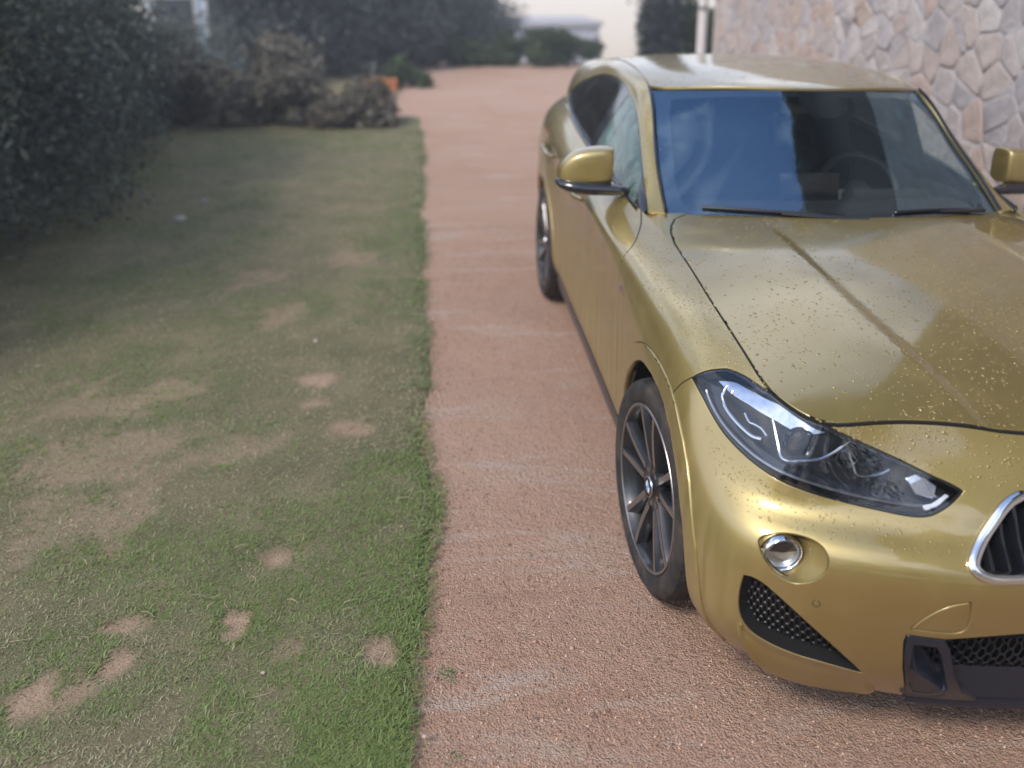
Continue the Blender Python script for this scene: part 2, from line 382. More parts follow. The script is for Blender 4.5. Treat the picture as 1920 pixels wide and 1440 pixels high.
DIRT = mat_dirt(); SOIL = mat_soil(); BLADE = mat_tint('grass_blade', .55, .35, .25); LEAF = mat_tint('leaf', .75, .12, .18); PEB = mat_tint('pebble', .75, .3)

# ---- terrain far and wide (falls to true level beyond the drive)
def grid(xs, ys, zf):
    X, Y = np.meshgrid(xs, ys); Z = zf(X, Y); n = len(xs); V = np.stack([X.ravel(), Y.ravel(), Z.ravel()], 1)
    i = (np.arange(len(ys)-1)[:, None]*n+np.arange(n-1)[None]).ravel(); return V, np.stack([i, i+1, i+1+n, i+n], 1)
gx = np.unique(np.concatenate([np.linspace(-60, -30, 5), np.linspace(-30, 30, 30), np.linspace(30, 60, 5)]))
gy = np.unique(np.concatenate([np.linspace(-18, -10, 4), np.linspace(-10, 40, 40), np.linspace(40, 110, 14)]))
fall = lambda Y: -.0875*np.clip(Y-17.5, 0, None)-.5*sstep(17.5, 24, Y)
V, F = grid(gx, gy, lambda X, Y: fall(Y)-.03-.09*sstep(-.5, 3, X))
t = NT('far_ground'); f = t.noise(.25, 6); t.set(base=t.ramp(f, [(.3, (.09, .095, .045)), (.7, (.20, .165, .09))]), rough=.95)
tag(obj('ground', mesh_np('ground', V, F, smooth=True), t.m), kind='structure')
# ---- dirt drive
def drive_z(X, Y):
    z = .010*fbm(X, Y, .9, 3, 2)+.006*fbm(X, Y, 6, 3, 3)
    ruts = .011*np.sin(7.5*Y+2.2*np.sin(1.3*X)+4*fbm(X, Y, .8, 3, 7))*np.exp(-((X+1.1)/.7)**2)*sstep(.6, 1.4, Y)*(1-sstep(4, 6, Y))
    return z+ruts+.004+.006*fbm(X, Y, 22, 2, 4)-.0262*np.clip(X+.70, 0, 2.6)
_dx = np.unique(np.concatenate([np.arange(-9, -2.4, .35), np.arange(-2.4, .1, .022), np.arange(.1, 2.0, .12)]))
_dy = np.unique(np.concatenate([np.arange(-3, -.9, .1), np.arange(-.9, 2.2, .022), np.arange(2.2, 6, .06), np.arange(6, 18.2, .3)]))
V, F = grid(_dx, _dy, drive_z)
X0 = V[F].mean(1)
keep = np.where(X0[:, 1] < 9.6, X0[:, 0] > -2.6, X0[:, 0] > -2.35)
drive = tag(obj('driveway', mesh_np('driveway', V, F[keep], smooth=True), DIRT), kind='structure')
# ---- lawn sheet
def lawn_z(X, Y): return .022+.012*fbm(X, Y, 1.3, 3, 11)+.006*fbm(X, Y, 9, 2, 12)-.012*bare(X, Y)
_lx = np.arange(-7, -1.45, .05); _ly = np.arange(-1.3, 15.4, .07)
V, F = grid(np.concatenate([np.linspace(-9, -7.2, 6), _lx]), _ly, lawn_z)
ed = LAWN_EDGE(V[:, 1]); over = V[:, 0]-ed
V[:, 2] = np.where(over > -.06, V[:, 2]*np.clip(-over/.06, 0, 1)-.02*(over > 0), V[:, 2])
b = bare(V[:, 0], V[:, 1]); keep = (over[F] < .06).all(1) & ((V[F][:, :, 1] < 9.9) | (V[F][:, :, 0] < -2.15)).all(1)
lawn = tag(obj('lawn', mesh_np('lawn', V, F[keep], cols=np.stack([b, b, b], 1), smooth=True), SOIL), kind='structure')
# ---- grass blades
def blades():
    n = 330000
    # denser close to the camera
    y = -1.0+(rng.random(n)**2.1)*9.8
    x = -1.52-rng.random(n)**1.0*(1.15+.62*(y+1.0))
    e = LAWN_EDGE(y)+.02*rng.standard_normal(n)
    b = bare(x, y); pt = fbm(x, y, 1.6, 4, 21); fine = fbm(x, y, 7, 3, 22)
    near_edge = np.exp(-((e-x)/.22)**2)
    dens = np.clip(.55+1.1*pt+.9*fine+.5*near_edge, .12, 1)*(1-np.clip(b*1.25, 0, .985))
    ok = (x < e) & (x > -6.2) & (rng.random(n) < dens)
    x, y, b, pt, fine, near_edge = x[ok], y[ok], b[ok], pt[ok], fine[ok], near_edge[ok]; n = len(x)
    z = lawn_z(x, y)-.004
    dist = np.hypot(x+1.5, y+2.3)
    L = (.011+.015*rng.random(n)**1.5)*(1+.45*near_edge)*(1+.06*dist); W = (.0011+.0011*rng.random(n))*(1+.22*np.clip(dist-2, 0, 8))
    a = rng.random(n)*2*np.pi; lean = .6+.5*rng.random(n); dx, dy = np.cos(a), np.sin(a)
    px, py = -dy, dx
    g = np.clip(.50+1.4*pt+.9*fine+.40*near_edge+.20*rng.standard_normal(n)-.9*b, 0, 1)
    dry = np.array([.47, .41, .26]); gr1 = np.array([.145, .215, .052]); gr2 = np.array([.250, .310, .100])
    m = rng.random(n)[:, None]; C = (dry*(1-g[:, None])*(.50+.75*m)+(gr1*(1-m)+gr2*m)*g[:, None])*.90
    P = np.zeros((n, 5, 3))
    def at(t, w):
        r = L*t; h = np.stack([x+dx*r*lean, y+dy*r*lean, z+L*(t*(1-.35*lean)-.45*lean*t*t)+.0005], 1); s = np.stack([px*w, py*w, 0*w], 1); return h-s, h+s
    P[:, 0], P[:, 1] = at(0, W); P[:, 2], P[:, 3] = at(.55, W*.8); P[:, 4] = at(1, 0*W)[0]
    i = (np.arange(n)*5)[:, None]
    F = np.concatenate([i+[0, 1, 3], i+[0, 3, 2], i+[2, 3, 4]], 0)
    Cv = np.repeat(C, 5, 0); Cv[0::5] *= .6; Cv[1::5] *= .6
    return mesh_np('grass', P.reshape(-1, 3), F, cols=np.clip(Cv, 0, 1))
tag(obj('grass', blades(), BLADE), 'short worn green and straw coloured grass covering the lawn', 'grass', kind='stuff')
def straws():
    n = 420; y = -.9+rng.random(n)**1.6*4; x = -1.6-rng.random(n)*(1.1+.6*(y+.9)); a = rng.random(n)*6.28; L = .025+.04*rng.random(n); k = np.linspace(0, 1, 4)
    cv = rng.standard_normal(n)*.9; V = []; 
    P = np.zeros((n, 8, 3)); z = lawn_z(x, y)+.010+.012*rng.random(n)
    for j, t in enumerate(k):
        ang = a+cv*t; cx = x+L*t*np.cos(a+cv*t*.5); cy = y+L*t*np.sin(a+cv*t*.5); w = .0008
        P[:, 2*j] = np.stack([cx-np.sin(ang)*w, cy+np.cos(ang)*w, z+.006*np.sin(t*3.1)], 1); P[:, 2*j+1] = np.stack([cx+np.sin(ang)*w, cy-np.cos(ang)*w, z+.006*np.sin(t*3.1)+.0008], 1)
    i = (np.arange(n)*8)[:, None]; F = np.concatenate([i+[2*j, 2*j+1, 2*j+3, 2*j+2] for j in range(3)], 0)
    C = np.repeat(np.array([.40, .34, .21])*(.5+.7*rng.random((n, 1))), 8, 0)
    return mesh_np('dry_runners', P.reshape(-1, 3), F, cols=np.clip(C, 0, 1))
tag(obj('dry_runners', straws(), BLADE), 'thin dry straw runners lying over the worn lawn', 'straw', kind='stuff')
# ---- grit and pebbles
def pebbles():
    n = 52000; y = -1.2+rng.random(n)**1.5*5.5; x = -1.75+rng.random(n)*(2.0+0*y)
    e = LAWN_EDGE(y); ok = (x > e-.02+.06*rng.random(n)) | (bare(x, y) > .5); x, y = x[ok], y[ok]; n = len(x)
    s = .0016+.0040*rng.random(n)**2.5+.006*(rng.random(n) > .996)*rng.random(n)
    z = drive_z(x, y)+s*.15
    O = np.array([(1, 0, 0), (0, 1, 0), (-1, 0, 0), (0, -1, 0), (0, 0, .8), (0, 0, -.8)], float); T = np.array([(0, 1, 4), (1, 2, 4), (2, 3, 4), (3, 0, 4), (1, 0, 5), (2, 1, 5), (3, 2, 5), (0, 3, 5)])
    a = rng.random(n)*6.28; ca, sa = np.cos(a), np.sin(a); P = np.repeat(O[None], n, 0)*(.7+.6*rng.random((n, 6, 1)))
    Q = np.stack([P[..., 0]*ca[:, None]-P[..., 1]*sa[:, None], P[..., 0]*sa[:, None]+P[..., 1]*ca[:, None], P[..., 2]], -1)*s[:, None, None]+np.stack([x, y, z], 1)[:, None]
    F = (np.arange(n)*6)[:, None, None]+T[None]
    base = np.array([(.42, .25, .18), (.50, .36, .28), (.30, .17, .115), (.19, .125, .10), (.50, .33, .23), (.33, .22, .17)])[rng.integers(0, 6, n)]*(.8+.4*rng.random((n, 1)))
    return mesh_np('gravel', Q.reshape(-1, 3), F.reshape(-1, 3), cols=np.repeat(base, 6, 0), smooth=True)
tag(obj('gravel', pebbles(), PEB), 'fine pinkish grit and pebbles strewn over the dirt drive', 'gravel', kind='stuff')
# ---- small green sprigs on the dirt
def sprig(x, y, n, s, label):
    P, F = [], []
    for k in range(n):
        a = random.random()*6.28; d = random.random()*s; c = Vector((x+math.cos(a)*d, y+math.sin(a)*d, .014+random.random()*s*.4)); q = Euler((random.uniform(-.8, .8), random.uniform(-.8, .8), a)).to_matrix()
        l = s*random.uniform(.25, .5); b = len(P); P += [c+q @ Vector(v) for v in ((0, 0, 0), (l*.5, l*.28, .002), (l, 0, 0), (l*.5, -l*.28, .002))]; F.append((b, b+1, b+2, b+3))
    me = mesh_np('weed', np.array(P), np.array(F), cols=np.array([.06, .16, .04])*(.7+.6*rng.random((len(P), 1))))
    tag(obj('weed', me, LEAF), label, 'weed', 'small weeds at the lawn edge')
sprig(-1.535, -.385, 26, .028, 'small green weed sprout on the dirt by the lawn edge')
sprig(-1.53, -.655, 14, .022, 'tiny green weed nearest the bottom edge of the picture')
# ---- pale stones lying on the lawn
def stone(x, y, s, c, label):
    bm = bmesh.new(); bmesh.ops.create_icosphere(bm, subdivisions=2, radius=s)
    for v in bm.verts:
        v.co *= 1+.35*mnoise.noise(v.co/s*1.1+Vector((x, y, 0))*9); v.co.z *= .55
    me = bpy.data.meshes.new('stone'); bm.to_mesh(me); bm.free(); me.polygons.foreach_set('use_smooth', [True]*len(me.polygons))
    o = obj('stone', me, plain('stone_'+str(len(bpy.data.materials)), c, .85, vs=120)); o.location = (x, y, .03); tag(o, label, 'stone', 'small pale stones on the lawn')
from_px = [(-3.61, 4.58, .05, (.34, .32, .29), 'pale stone lying on the lawn in front of the hedge'), (-3.56, 5.16, .035, (.28, .27, .24), 'small stone on the far lawn behind the pale stone'),
           (-2.20, 1.99, .014, (.36, .32, .28), 'small whitish stone just behind the ring-shaped bare patch'), (-2.050, -.345, .006, (.36, .31, .26), 'tiny pale chip at the left edge of the oblong bare patch'), (-1.60, -.60, .007, (.40, .31, .25), 'small pale pebble at the lawn edge near the bottom')]
for a in from_px: stone(*a)

# ---- foliage
def leaf_cloud(blobs, n, size, palette, seed=0, shell=.55):
    g = np.random.default_rng(seed); vol = np.array([a*b*c for _, _, _, a, b, c in blobs])**.8; k = g.choice(len(blobs), n, p=vol/vol.sum()); B = np.array(blobs)[k]
    d = g.standard_normal((n, 3)); d /= np.linalg.norm(d, axis=1)[:, None]; r = (shell+(1-shell)*g.random(n)**.6)*(1+.16*g.standard_normal(n))
    c = B[:, :3]+d*B[:, 3:]*r[:, None]
    keep = c[:, 2] > .02; c, d, k = c[keep], d[keep], k[keep]; n = len(c)
    a = g.standard_normal((n, 3)); a = a-(a*d).sum(1)[:, None]*d*.55; a /= np.linalg.norm(a, axis=1)[:, None]; b = np.cross(a, d+.9*g.standard_normal((n, 3))); b /= np.linalg.norm(b, axis=1)[:, None]
    s = size*(.6+.8*g.random(n))[:, None]
    P = np.stack([c-a*s, c+b*s*.42, c+a*s, c-b*s*.42], 1); F = np.arange(n*4).reshape(-1, 4)
    pal = np.array(palette); bt = g.random(len(blobs)); q = np.clip((.5*bt[k]+.5*g.random(n))*len(pal), 0, len(pal)-1).astype(int)
    C = pal[q]*(.7+.6*g.random((n, 1)))
    return P.reshape(-1, 3), F, np.repeat(C, 4, 0)
BARK = plain('bark', (.10, .075, .055), .9, var=.4, vs=14)
def shrub(name, loc, blobs, n, size, palette, label, cat, group=None, seed=0, trunk=(.07, 1.0), limbs=5, shell=.55):
    o = empty(name, loc); tag(o, label, cat, group)
    P, F, C = leaf_cloud(blobs, n, size, palette, seed, shell); obj('crown', mesh_np('crown', P, F, cols=C), LEAF, o)
    m = MB(); g = random.Random(seed); r, h = trunk
    m.tube([(0, 0, -.1), (g.uniform(-.05, .05), g.uniform(-.05, .05), h*.5), (g.uniform(-.08, .08), g.uniform(-.08, .08), h)], [r*1.25, r, r*.6], 8)
    for k in range(limbs):
        b = blobs[g.randrange(len(blobs))]; m.tube([(0, 0, h*g.uniform(.4, .95)), (b[0]*.5, b[1]*.5, h*.6+b[2]*.4), (b[0], b[1], b[2])], [r*.5, r*.3, r*.12], 6)
    m.build('trunk', BARK, o, smooth=True)
    return o
DARK = [(.080, .100, .090), (.096, .116, .100), (.114, .134, .108), (.150, .168, .130), (.068, .082, .080)]  # greyed leaf tones carry part of the background haze
OLIV = [(.125, .120, .092), (.155, .145, .110), (.18, .165, .13), (.10, .095, .075), (.14, .125, .10)]
GREEN = [(.035, .06, .028), (.05, .08, .035), (.07, .095, .045), (.10, .115, .06)]
def bl(seed, n, w, d, h, z0=.25, r=.5):
    g = random.Random(seed); return [(g.uniform(-w, w), g.uniform(-d, d), z0+(h-z0)*((k+.5)/n)*g.uniform(.85, 1.1), r*g.uniform(.7, 1.2), r*g.uniform(.7, 1.2), r*g.uniform(.6, 1.0)) for k in range(n)]
hedge = [(-5.15, 2.7, 2.7, 'tall dark evergreen shrub nearest the camera at the left edge'), (-5.15, 4.0, 2.9, 'tall dark evergreen shrub second from the left edge of the picture'), (-5.35, 5.4, 3.0, 'tall dark evergreen shrub, third along the lawn hedge'),
         (-5.55, 6.7, 3.0, 'tall dark evergreen shrub, fourth along the lawn hedge'), (-6.15, 8.2, 2.6, 'dark evergreen shrub, fifth along the lawn hedge'), (-5.75, 10.4, .9, 'shorter dark shrub closing the hedge before the blue gap')]
for k, (x, y, h, lb) in enumerate(hedge):
    shrub('hedge_shrub', (x, y, 0), bl(k+1, 20, .75, .85, h, .25, .70), 34000, .034, DARK, lb, 'shrub', 'shrubs of the lawn hedge', k+1, (.09, 1.6), 7)
shrub('low_bush', (-4.35, 9.5, 0), bl(21, 9, .8, .4, .95, .15, .38), 6000, .05, OLIV, 'low brownish olive bush where the lawn meets the hedge', 'bush', 'low bushes at the far end of the lawn', 21, (.05, .5))
shrub('low_bush', (-3.25, 9.25, 0), bl(22, 12, 1.0, .35, .60, .10, .30), 6000, .05, OLIV, 'brownish rounded bush in the middle of the lawn end', 'bush', 'low bushes at the far end of the lawn', 22, (.05, .4))
shrub('low_bush', (-2.62, 9.2, 0), bl(23, 7, .40, .3, .36, .08, .2), 4000, .045, [(.15, .13, .105), (.18, .155, .125), (.11, .10, .08)], 'lowest brown bush beside the bend of the drive', 'bush', 'low bushes at the far end of the lawn', 23, (.04, .25))
trees = [(-4.60, 14.6, 3.4, .75, 'dark conifer just right of the blue gap, behind the bushes'), (-3.55, 15.6, 3.6, .9, 'dark conifer in the middle of the far tree group'), (-2.45, 16.9, 3.4, .9, 'dark conifer behind the orange crate'), (-1.6, 21.5, 4.2, 1.3, 'dark far tree behind the low hedge, left of the pale building'), (-.55, 23.5, 2.3, 1.1, 'far rounded dark tree whose crown slopes down to the pale building')]
for k, (x, y, h, r, lb) in enumerate(trees):
    shrub('dark_tree', (x, y, float(fall(np.array(y)))), bl(40+k, 22, r*.7, r*.7, h, .4, r*.95), 15000, .07, [(.060, .072, .076), (.075, .088, .086), (.095, .108, .098), (.050, .058, .064)], lb, 'tree', 'dark trees beyond the drive', 40+k, (.14, h*.7), 6)  # blue-grey leaf tones carry some of the distance haze
for k, (x, y) in enumerate([(-2.2, 16.9), (-1.0, 17.0), (.2, 17.1), (1.4, 17.2)]):
    shrub('low_hedge', (x, y, 0), bl(60+k, 9, .6, .25, .52, .10, .30), 4500, .06, GREEN, ['low green hedge bush at the left end of the far row', 'low green hedge bush, second of the far row', 'low green hedge bush in front of the pale building', 'low green hedge bush touching the car roof at the right end'][k], 'hedge', 'low hedge across the end of the drive', 60+k, (.04, .4))
shrub('grass_tuft', (-1.95, 13.3, 0), bl(70, 5, .28, .2, .35, .05, .2), 1500, .06, GREEN, 'green tuft beside the orange crate at the drive bend', 'tuft', None, 70, (.015, .1), 2)
shrub('cypress_tree', (2.55, 13.6, 0), [(0, 0, z, .42-.05*z/3, .42-.05*z/3, .6) for z in np.arange(.4, 5.4, .5)], 9000, .06, [(.030, .036, .040), (.042, .050, .050), (.055, .062, .058)], 'narrow dark cypress standing behind the car roof', 'tree', None, 71, (.1, 4))
shrub('round_shrub', (3.75, 14.4, 0), bl(72, 8, .55, .4, 1.25, .2, .45), 5000, .06, GREEN, 'dark green shrub between the cypress and the stone wall', 'shrub', None, 72, (.05, .6))

# ---- orange crate
def crate(loc):
    o = tag(empty('plastic_crate', loc, .1), 'bright orange plastic crate lying by the far bend of the drive', 'crate'); M = plain('orange_plastic', (.50, .18, .06), .6)
    w, d, h = .50, .34, .21
    MB().box((0, 0, .02), (w, d, .02)).build('floor_panel', M, o, bevel=.004)
    for s in (-1, 1):
        for q, z in enumerate((.045, .092, .139)):
            MB().box((0, s*(d/2-.008), z), (w, .016, .034)).build('slat', M, o, bevel=.003); MB().box((s*(w/2-.008), 0, z), (.016, d-.034, .034)).build('slat', M, o, bevel=.003)
        for q in (-1, 1): MB().box((s*(w/2-.012), q*(d/2-.012), h/2), (.03, .03, h)).build('corner_post', M, o, bevel=.004)
        MB().box((0, s*(d/2-.006), h-.025), (w+.02, .028, .05)).build('rim', M, o, bevel=.004); MB().box((s*(w/2-.006), 0, h-.025), (.028, d-.03, .05)).build('rim', M, o, bevel=.004)
crate((-2.45, 12.75, 0))
# ---- far buildings
def house(name, loc, w, d, h, c, label, rz=0, roof='flat'):
    o = tag(empty(name, loc, rz), label, 'building'); P = plain(name+'_render', c, .85, vs=3, var=.06)
    MB().box((0, 0, h/2), (w, d, h)).build('wall', P, o)
    MB().box((0, 0, h+.10), (w+.3, d+.3, .2)).build('roof', plain(name+'_roof', (.33, .31, .33), .8), o)
    G = plain(name+'_glass', (.03, .035, .045), .15); Fm = plain(name+'_frame', (.5, .48, .48), .6)
    n = max(2, int(w/2.4))
    for fl in range(max(1, int(h/2.9))):
        for k in range(n):
            x = -w/2+(k+.5)*w/n; z = 1.6+fl*2.8
            f = MB().box((x, -d/2-.02, z), (1.15, .08, 1.35)).build('window', Fm, o); MB().box((x, -d/2-.055, z), (.95, .03, 1.15)).build('pane', G, f)
    return o
house('far_house', (2.9, 42, -4.4), 6.6, 6, 4.0, (.42, .40, .45), 'pale grey violet flat-roofed building far behind the low hedge')
house('blue_house', (-7.95, 24, -.8), 2.6, 4, 5.0, (.42, .56, .68), 'light blue house wall glimpsed in the gap of the hedge', .15)
# ---- rubble stone wall of the building beside the car
XW = 1.78
def vor(seeds, lo, hi, k=16):
    out = []
    for i, p in enumerate(seeds):
        poly = [(lo[0], lo[1]), (hi[0], lo[1]), (hi[0], hi[1]), (lo[0], hi[1])]
        d = ((seeds-p)**2).sum(1); 
        for j in np.argsort(d)[1:k+1]:
            m = (p+seeds[j])/2; nn = seeds[j]-p; q = []
            for a, b in zip(poly, poly[1:]+poly[:1]):
                da = (a[0]-m[0])*nn[0]+(a[1]-m[1])*nn[1]; db = (b[0]-m[0])*nn[0]+(b[1]-m[1])*nn[1]
                if da <= 0: q.append(a)
                if (da < 0) != (db < 0) and abs(da-db) > 1e-12: t = da/(da-db); q.append((a[0]+(b[0]-a[0])*t, a[1]+(b[1]-a[1])*t))
            poly = q
            if not poly: break
        out.append(poly)
    return out
def stone_geo(poly, g, joint=.009):
    P = np.array(poly); c = P.mean(0); n = len(P)
    e = 1-joint/np.maximum(np.linalg.norm(P-c, axis=1), .03)
    rings = []; h = g.uniform(.003, .008); tl = g.standard_normal(2)*.02
    for s, z in ((e, -.03), (e, .35*h), (e*.90, .8*h), (e*.6, h)):
        Q = c+(P-c)*np.asarray(s)[:, None]
        zz = z+((Q-c) @ tl)*(z > 0)+g.standard_normal(n)*.003*(z > 0); rings.append(np.stack([-zz, Q[:, 0]-c[0], Q[:, 1]-c[1]], 1))
    V = np.concatenate(rings+[np.array([[-h, 0, 0]])]); F = []
    for r in range(3):
        for k in range(n): F.append((r*n+k, (r+1)*n+k, (r+1)*n+(k+1) % n, r*n+(k+1) % n))
    for k in range(n): F.append((3*n+k, 4*n, 3*n+(k+1) % n))
    return c, V, F
def mat_stone(i, c):
    t = NT('wall_stone'); v = t.co(1); a = t.noise(7, 6, .65, v, .5); f = t.noise(60, 5, .7, v)
    b = t.ramp(a, [(.25, [k*.72 for k in c]), (.5, c), (.78, [min(1, k*1.18+.02) for k in c])]); b = t.mix(t.ramp(f, [(.3, (.5, .5, .5)), (.5, (0, 0, 0))]), b, [k*.55 for k in c])
    t.set(base=b, rough=.88, spec=.25); t.bump(t.math('ADD', f, t.math('MULTIPLY', a, 2)), .7, .012); return t.m
STONES = [mat_stone(i, [k*.96 for k in c]) for i, c in enumerate([(.46, .40, .37), (.50, .42, .37), (.47, .38, .33), (.50, .40, .33), (.40, .36, .35), (.54, .49, .45), (.44, .40, .39), (.49, .37, .31)])]
MORTAR = mat_stone(9, (.50, .46, .44))
bld = tag(empty('stone_building', (XW, 8.0, 0)), 'tall building wall of pinkish grey rubble stone standing beside the car', 'building')
MB().box((2.0, -7.0, 1.4), (4.0, 14.0, 2.9)).build('wall', MORTAR, bld)
MB().box((2.02, -9.9, 4.64), (4.0, 8.2, 3.58)).build('upper_storey', plain('dark_timber', (.045, .036, .030), .7, vs=8, var=.3), bld)  # unseen dark storey added for the windscreen and paint to reflect
g = np.random.default_rng(5)
def jgrid(lo, hi, s):
    ny = int((hi[0]-lo[0])/s); nz = int((hi[1]-lo[1])/(s*.9)); 
    Yg, Zg = np.meshgrid(np.arange(ny), np.arange(nz)); P = np.stack([lo[0]+(Yg+.5+.5*(Zg % 2)*.8)*(hi[0]-lo[0])/ny, lo[1]+(Zg+.5)*(hi[1]-lo[1])/nz], -1).reshape(-1, 2)
    return P+g.uniform(-.5, .5, P.shape)*s
lo, hi = (-6.3, .35), (-.02, 2.2)                     # along the wall, height (wall frame: y from the corner)
sd_ = jgrid(lo, hi, .205); pol = vor(sd_, lo, hi)
for p in pol:
    if len(p) < 3: continue
    c, Vv, Ff = stone_geo(p, g); o = obj('stone', mesh('stone', Vv, Ff, smooth=True), STONES[int(g.choice(8, p=[.2, .16, .12, .08, .14, .14, .12, .04]))], bld); o.location = (0, c[0], c[1])
mb = MB(); 
for lo, hi in (((-13.9, 0.), (-6.3, 2.85)), ((-6.3, 2.2), (-.02, 2.85)), ((-6.3, 0.), (-.02, .35))):
    for p in vor(jgrid(lo, hi, .30), lo, hi):
        if len(p) >= 3:
            c, Vv, Ff = stone_geo(p, g); mb.add(Vv+np.array([0, c[0], c[1]]), Ff)
tag(mb.build('upper_stones', STONES[0], bld), kind='stuff')
MB().box((1.80, -9.9, 6.56), (4.8, 8.8, .24)).build('roof_slab', plain('slab', (.30, .27, .25), .8, vs=6), bld, bevel=.01)
dp = tag(empty('drainpipe', (XW-.10, 8.12, 0)), 'pale vertical drainpipe at the far corner of the stone wall', 'drainpipe'); M_ = plain('pale_pipe', (.66, .62, .60), .5)
MB().tube([(0, 0, -.02), (0, 0, 1.0), (0, 0, 2.0), (0, 0, 2.8)], .055, 14).build('pipe', M_, dp, smooth=True)
for z in (.5, 1.5, 2.4): MB().tube([(0, 0, z-.02), (0, 0, z+.02)], .064, 14).build('clamp', plain('pipe_clamp', (.3, .3, .3), .4, .8), dp)

# ---- unseen trees and hanging plant, added for paint, lamps and windscreen to reflect
for k, (x, y, h) in enumerate([(-8.5, -10, 5.5), (-5.0, -11, 6.0), (-1.6, -11.5, 5.6), (1.8, -11, 6.2)]):
    shrub('garden_tree', (x, y, 0), bl(80+k, 16, 1.3, 1.2, h, 1.0, 1.2), 5000, .12, GREEN, ['leafy tree behind the photographer, farthest towards the hedge', 'leafy tree behind the photographer, second from the hedge', 'leafy tree straight behind the photographer', 'leafy tree behind the photographer, nearest the stone building'][k], 'tree', 'trees behind the photographer', 80+k, (.16, 3.5), 6)
_g = random.Random(4)
shrub('hanging_plant', (XW+.05, 1.9, 2.9), [(_g.uniform(-.75, -.1), _g.uniform(-4.5, .5), _g.uniform(2.9, 3.9), _g.uniform(.2, .42), _g.uniform(.3, .6), _g.uniform(.2, .45)) for _ in range(26)], 9000, .07, DARK, 'dark plant hanging over the eave of the stone building', 'plant', None, 90, (.04, 3.6), 8)  # unseen plant added to break up the edge mirrored in the windscreen

# ---- damp morning air
def haze():
    m = MB(); m.box((0, 46, -.5), (124, 132, 18.2)); t = NT('air'); t.N.remove(t.b)
    v = t.n('VolumePrincipled'); v.inputs['Color'].default_value = (.93, .95, 1, 1); v.inputs['Density'].default_value = .0055; v.inputs['Anisotropy'].default_value = .2
    t.l(v.outputs[0], t.out.inputs['Volume']); o = m.build('haze', t.m); o['kind'] = 'stuff'; o['label'] = 'thin damp haze in the air over the drive and lawn'; o['category'] = 'haze'
haze()
# ================================================================ the car
class HF:
    def __init__(s, f): s.f = f
    def ev(s, x, y): x = np.asarray(x, float); y = np.asarray(y, float); return np.stack([x, y, s.f(x, y)], -1)
    def nrm(s, x, y):
        e = 1e-3; n = np.stack([-(s.f(x+e, y)-s.f(x-e, y))/(2*e), -(s.f(x, y+e)-s.f(x, y-e))/(2*e), np.ones_like(np.asarray(x, float))], -1); return n/np.linalg.norm(n, axis=-1)[..., None]
class MIR:
    def __init__(s, b): s.b = b
    def ev(s, u, v): return s.b.ev(u, v)*np.array([-1, 1, 1])
    def nrm(s, u, v): return s.b.nrm(u, v)*np.array([-1, 1, 1])
HOOD = HF(hoodz); ROOF = HF(roofz); GHL = MIR(GH)
WS.sg = 1
SC = {id(RING): (.28, .09), id(GH): (.30, .10), id(GHL): (.30, .10), id(HOOD): (1, 1), id(ROOF): (1, 1), id(WS): (.15, .11)}
def inpoly(P, poly):
    poly = np.asarray(poly, float); x, y = P[:, 0], P[:, 1]; r = np.zeros(len(P), bool); j = len(poly)-1
    for i in range(len(poly)):
        xi, yi = poly[i]; xj, yj = poly[j]
        if yi != yj:
            c = ((yi > y) != (yj > y)) & (x < (xj-xi)*(y-yi)/(yj-yi)+xi); r ^= c
        j = i
    return r
def smooth(pts, corners=(), n=5, closed=True):
    """Catmull-Rom through uv points; corner indices stay sharp"""
    P = [np.array(p, float) for p in pts]; m = len(P); out = []
    for i in range(m if closed else m-1):
        a, b = P[i], P[(i+1) % m]
        p = P[i-1] if (i > 0 or closed) else a; q = P[(i+2) % m] if (closed or i+2 < m) else b
        if i in corners: p = a-(b-a)*.3
        if (i+1) % m in corners: q = b+(b-a)*.3
        for k in range(n):
            t = k/n; out.append(.5*((2*a)+(-p+b)*t+(2*p-5*a+4*b-q)*t*t+(-p+3*a-3*b+q)*t**3))
    if not closed: out.append(P[-1])
    return [tuple(o) for o in out]
def mirror_u(l): return [(2*UN-u, v) for u, v in l]
def dense(surf, loop, ds):
    out = []; L = [tuple(p) for p in loop]; S = surf.ev(np.array([p[0] for p in L]), np.array([p[1] for p in L]))
    for i in range(len(L)):
        j = (i+1) % len(L); d = np.linalg.norm(S[j]-S[i]); k = max(1, int(d/ds))
        for q in range(k): t = q/k; out.append((L[i][0]+(L[j][0]-L[i][0])*t, L[i][1]+(L[j][1]-L[i][1])*t))
    return out
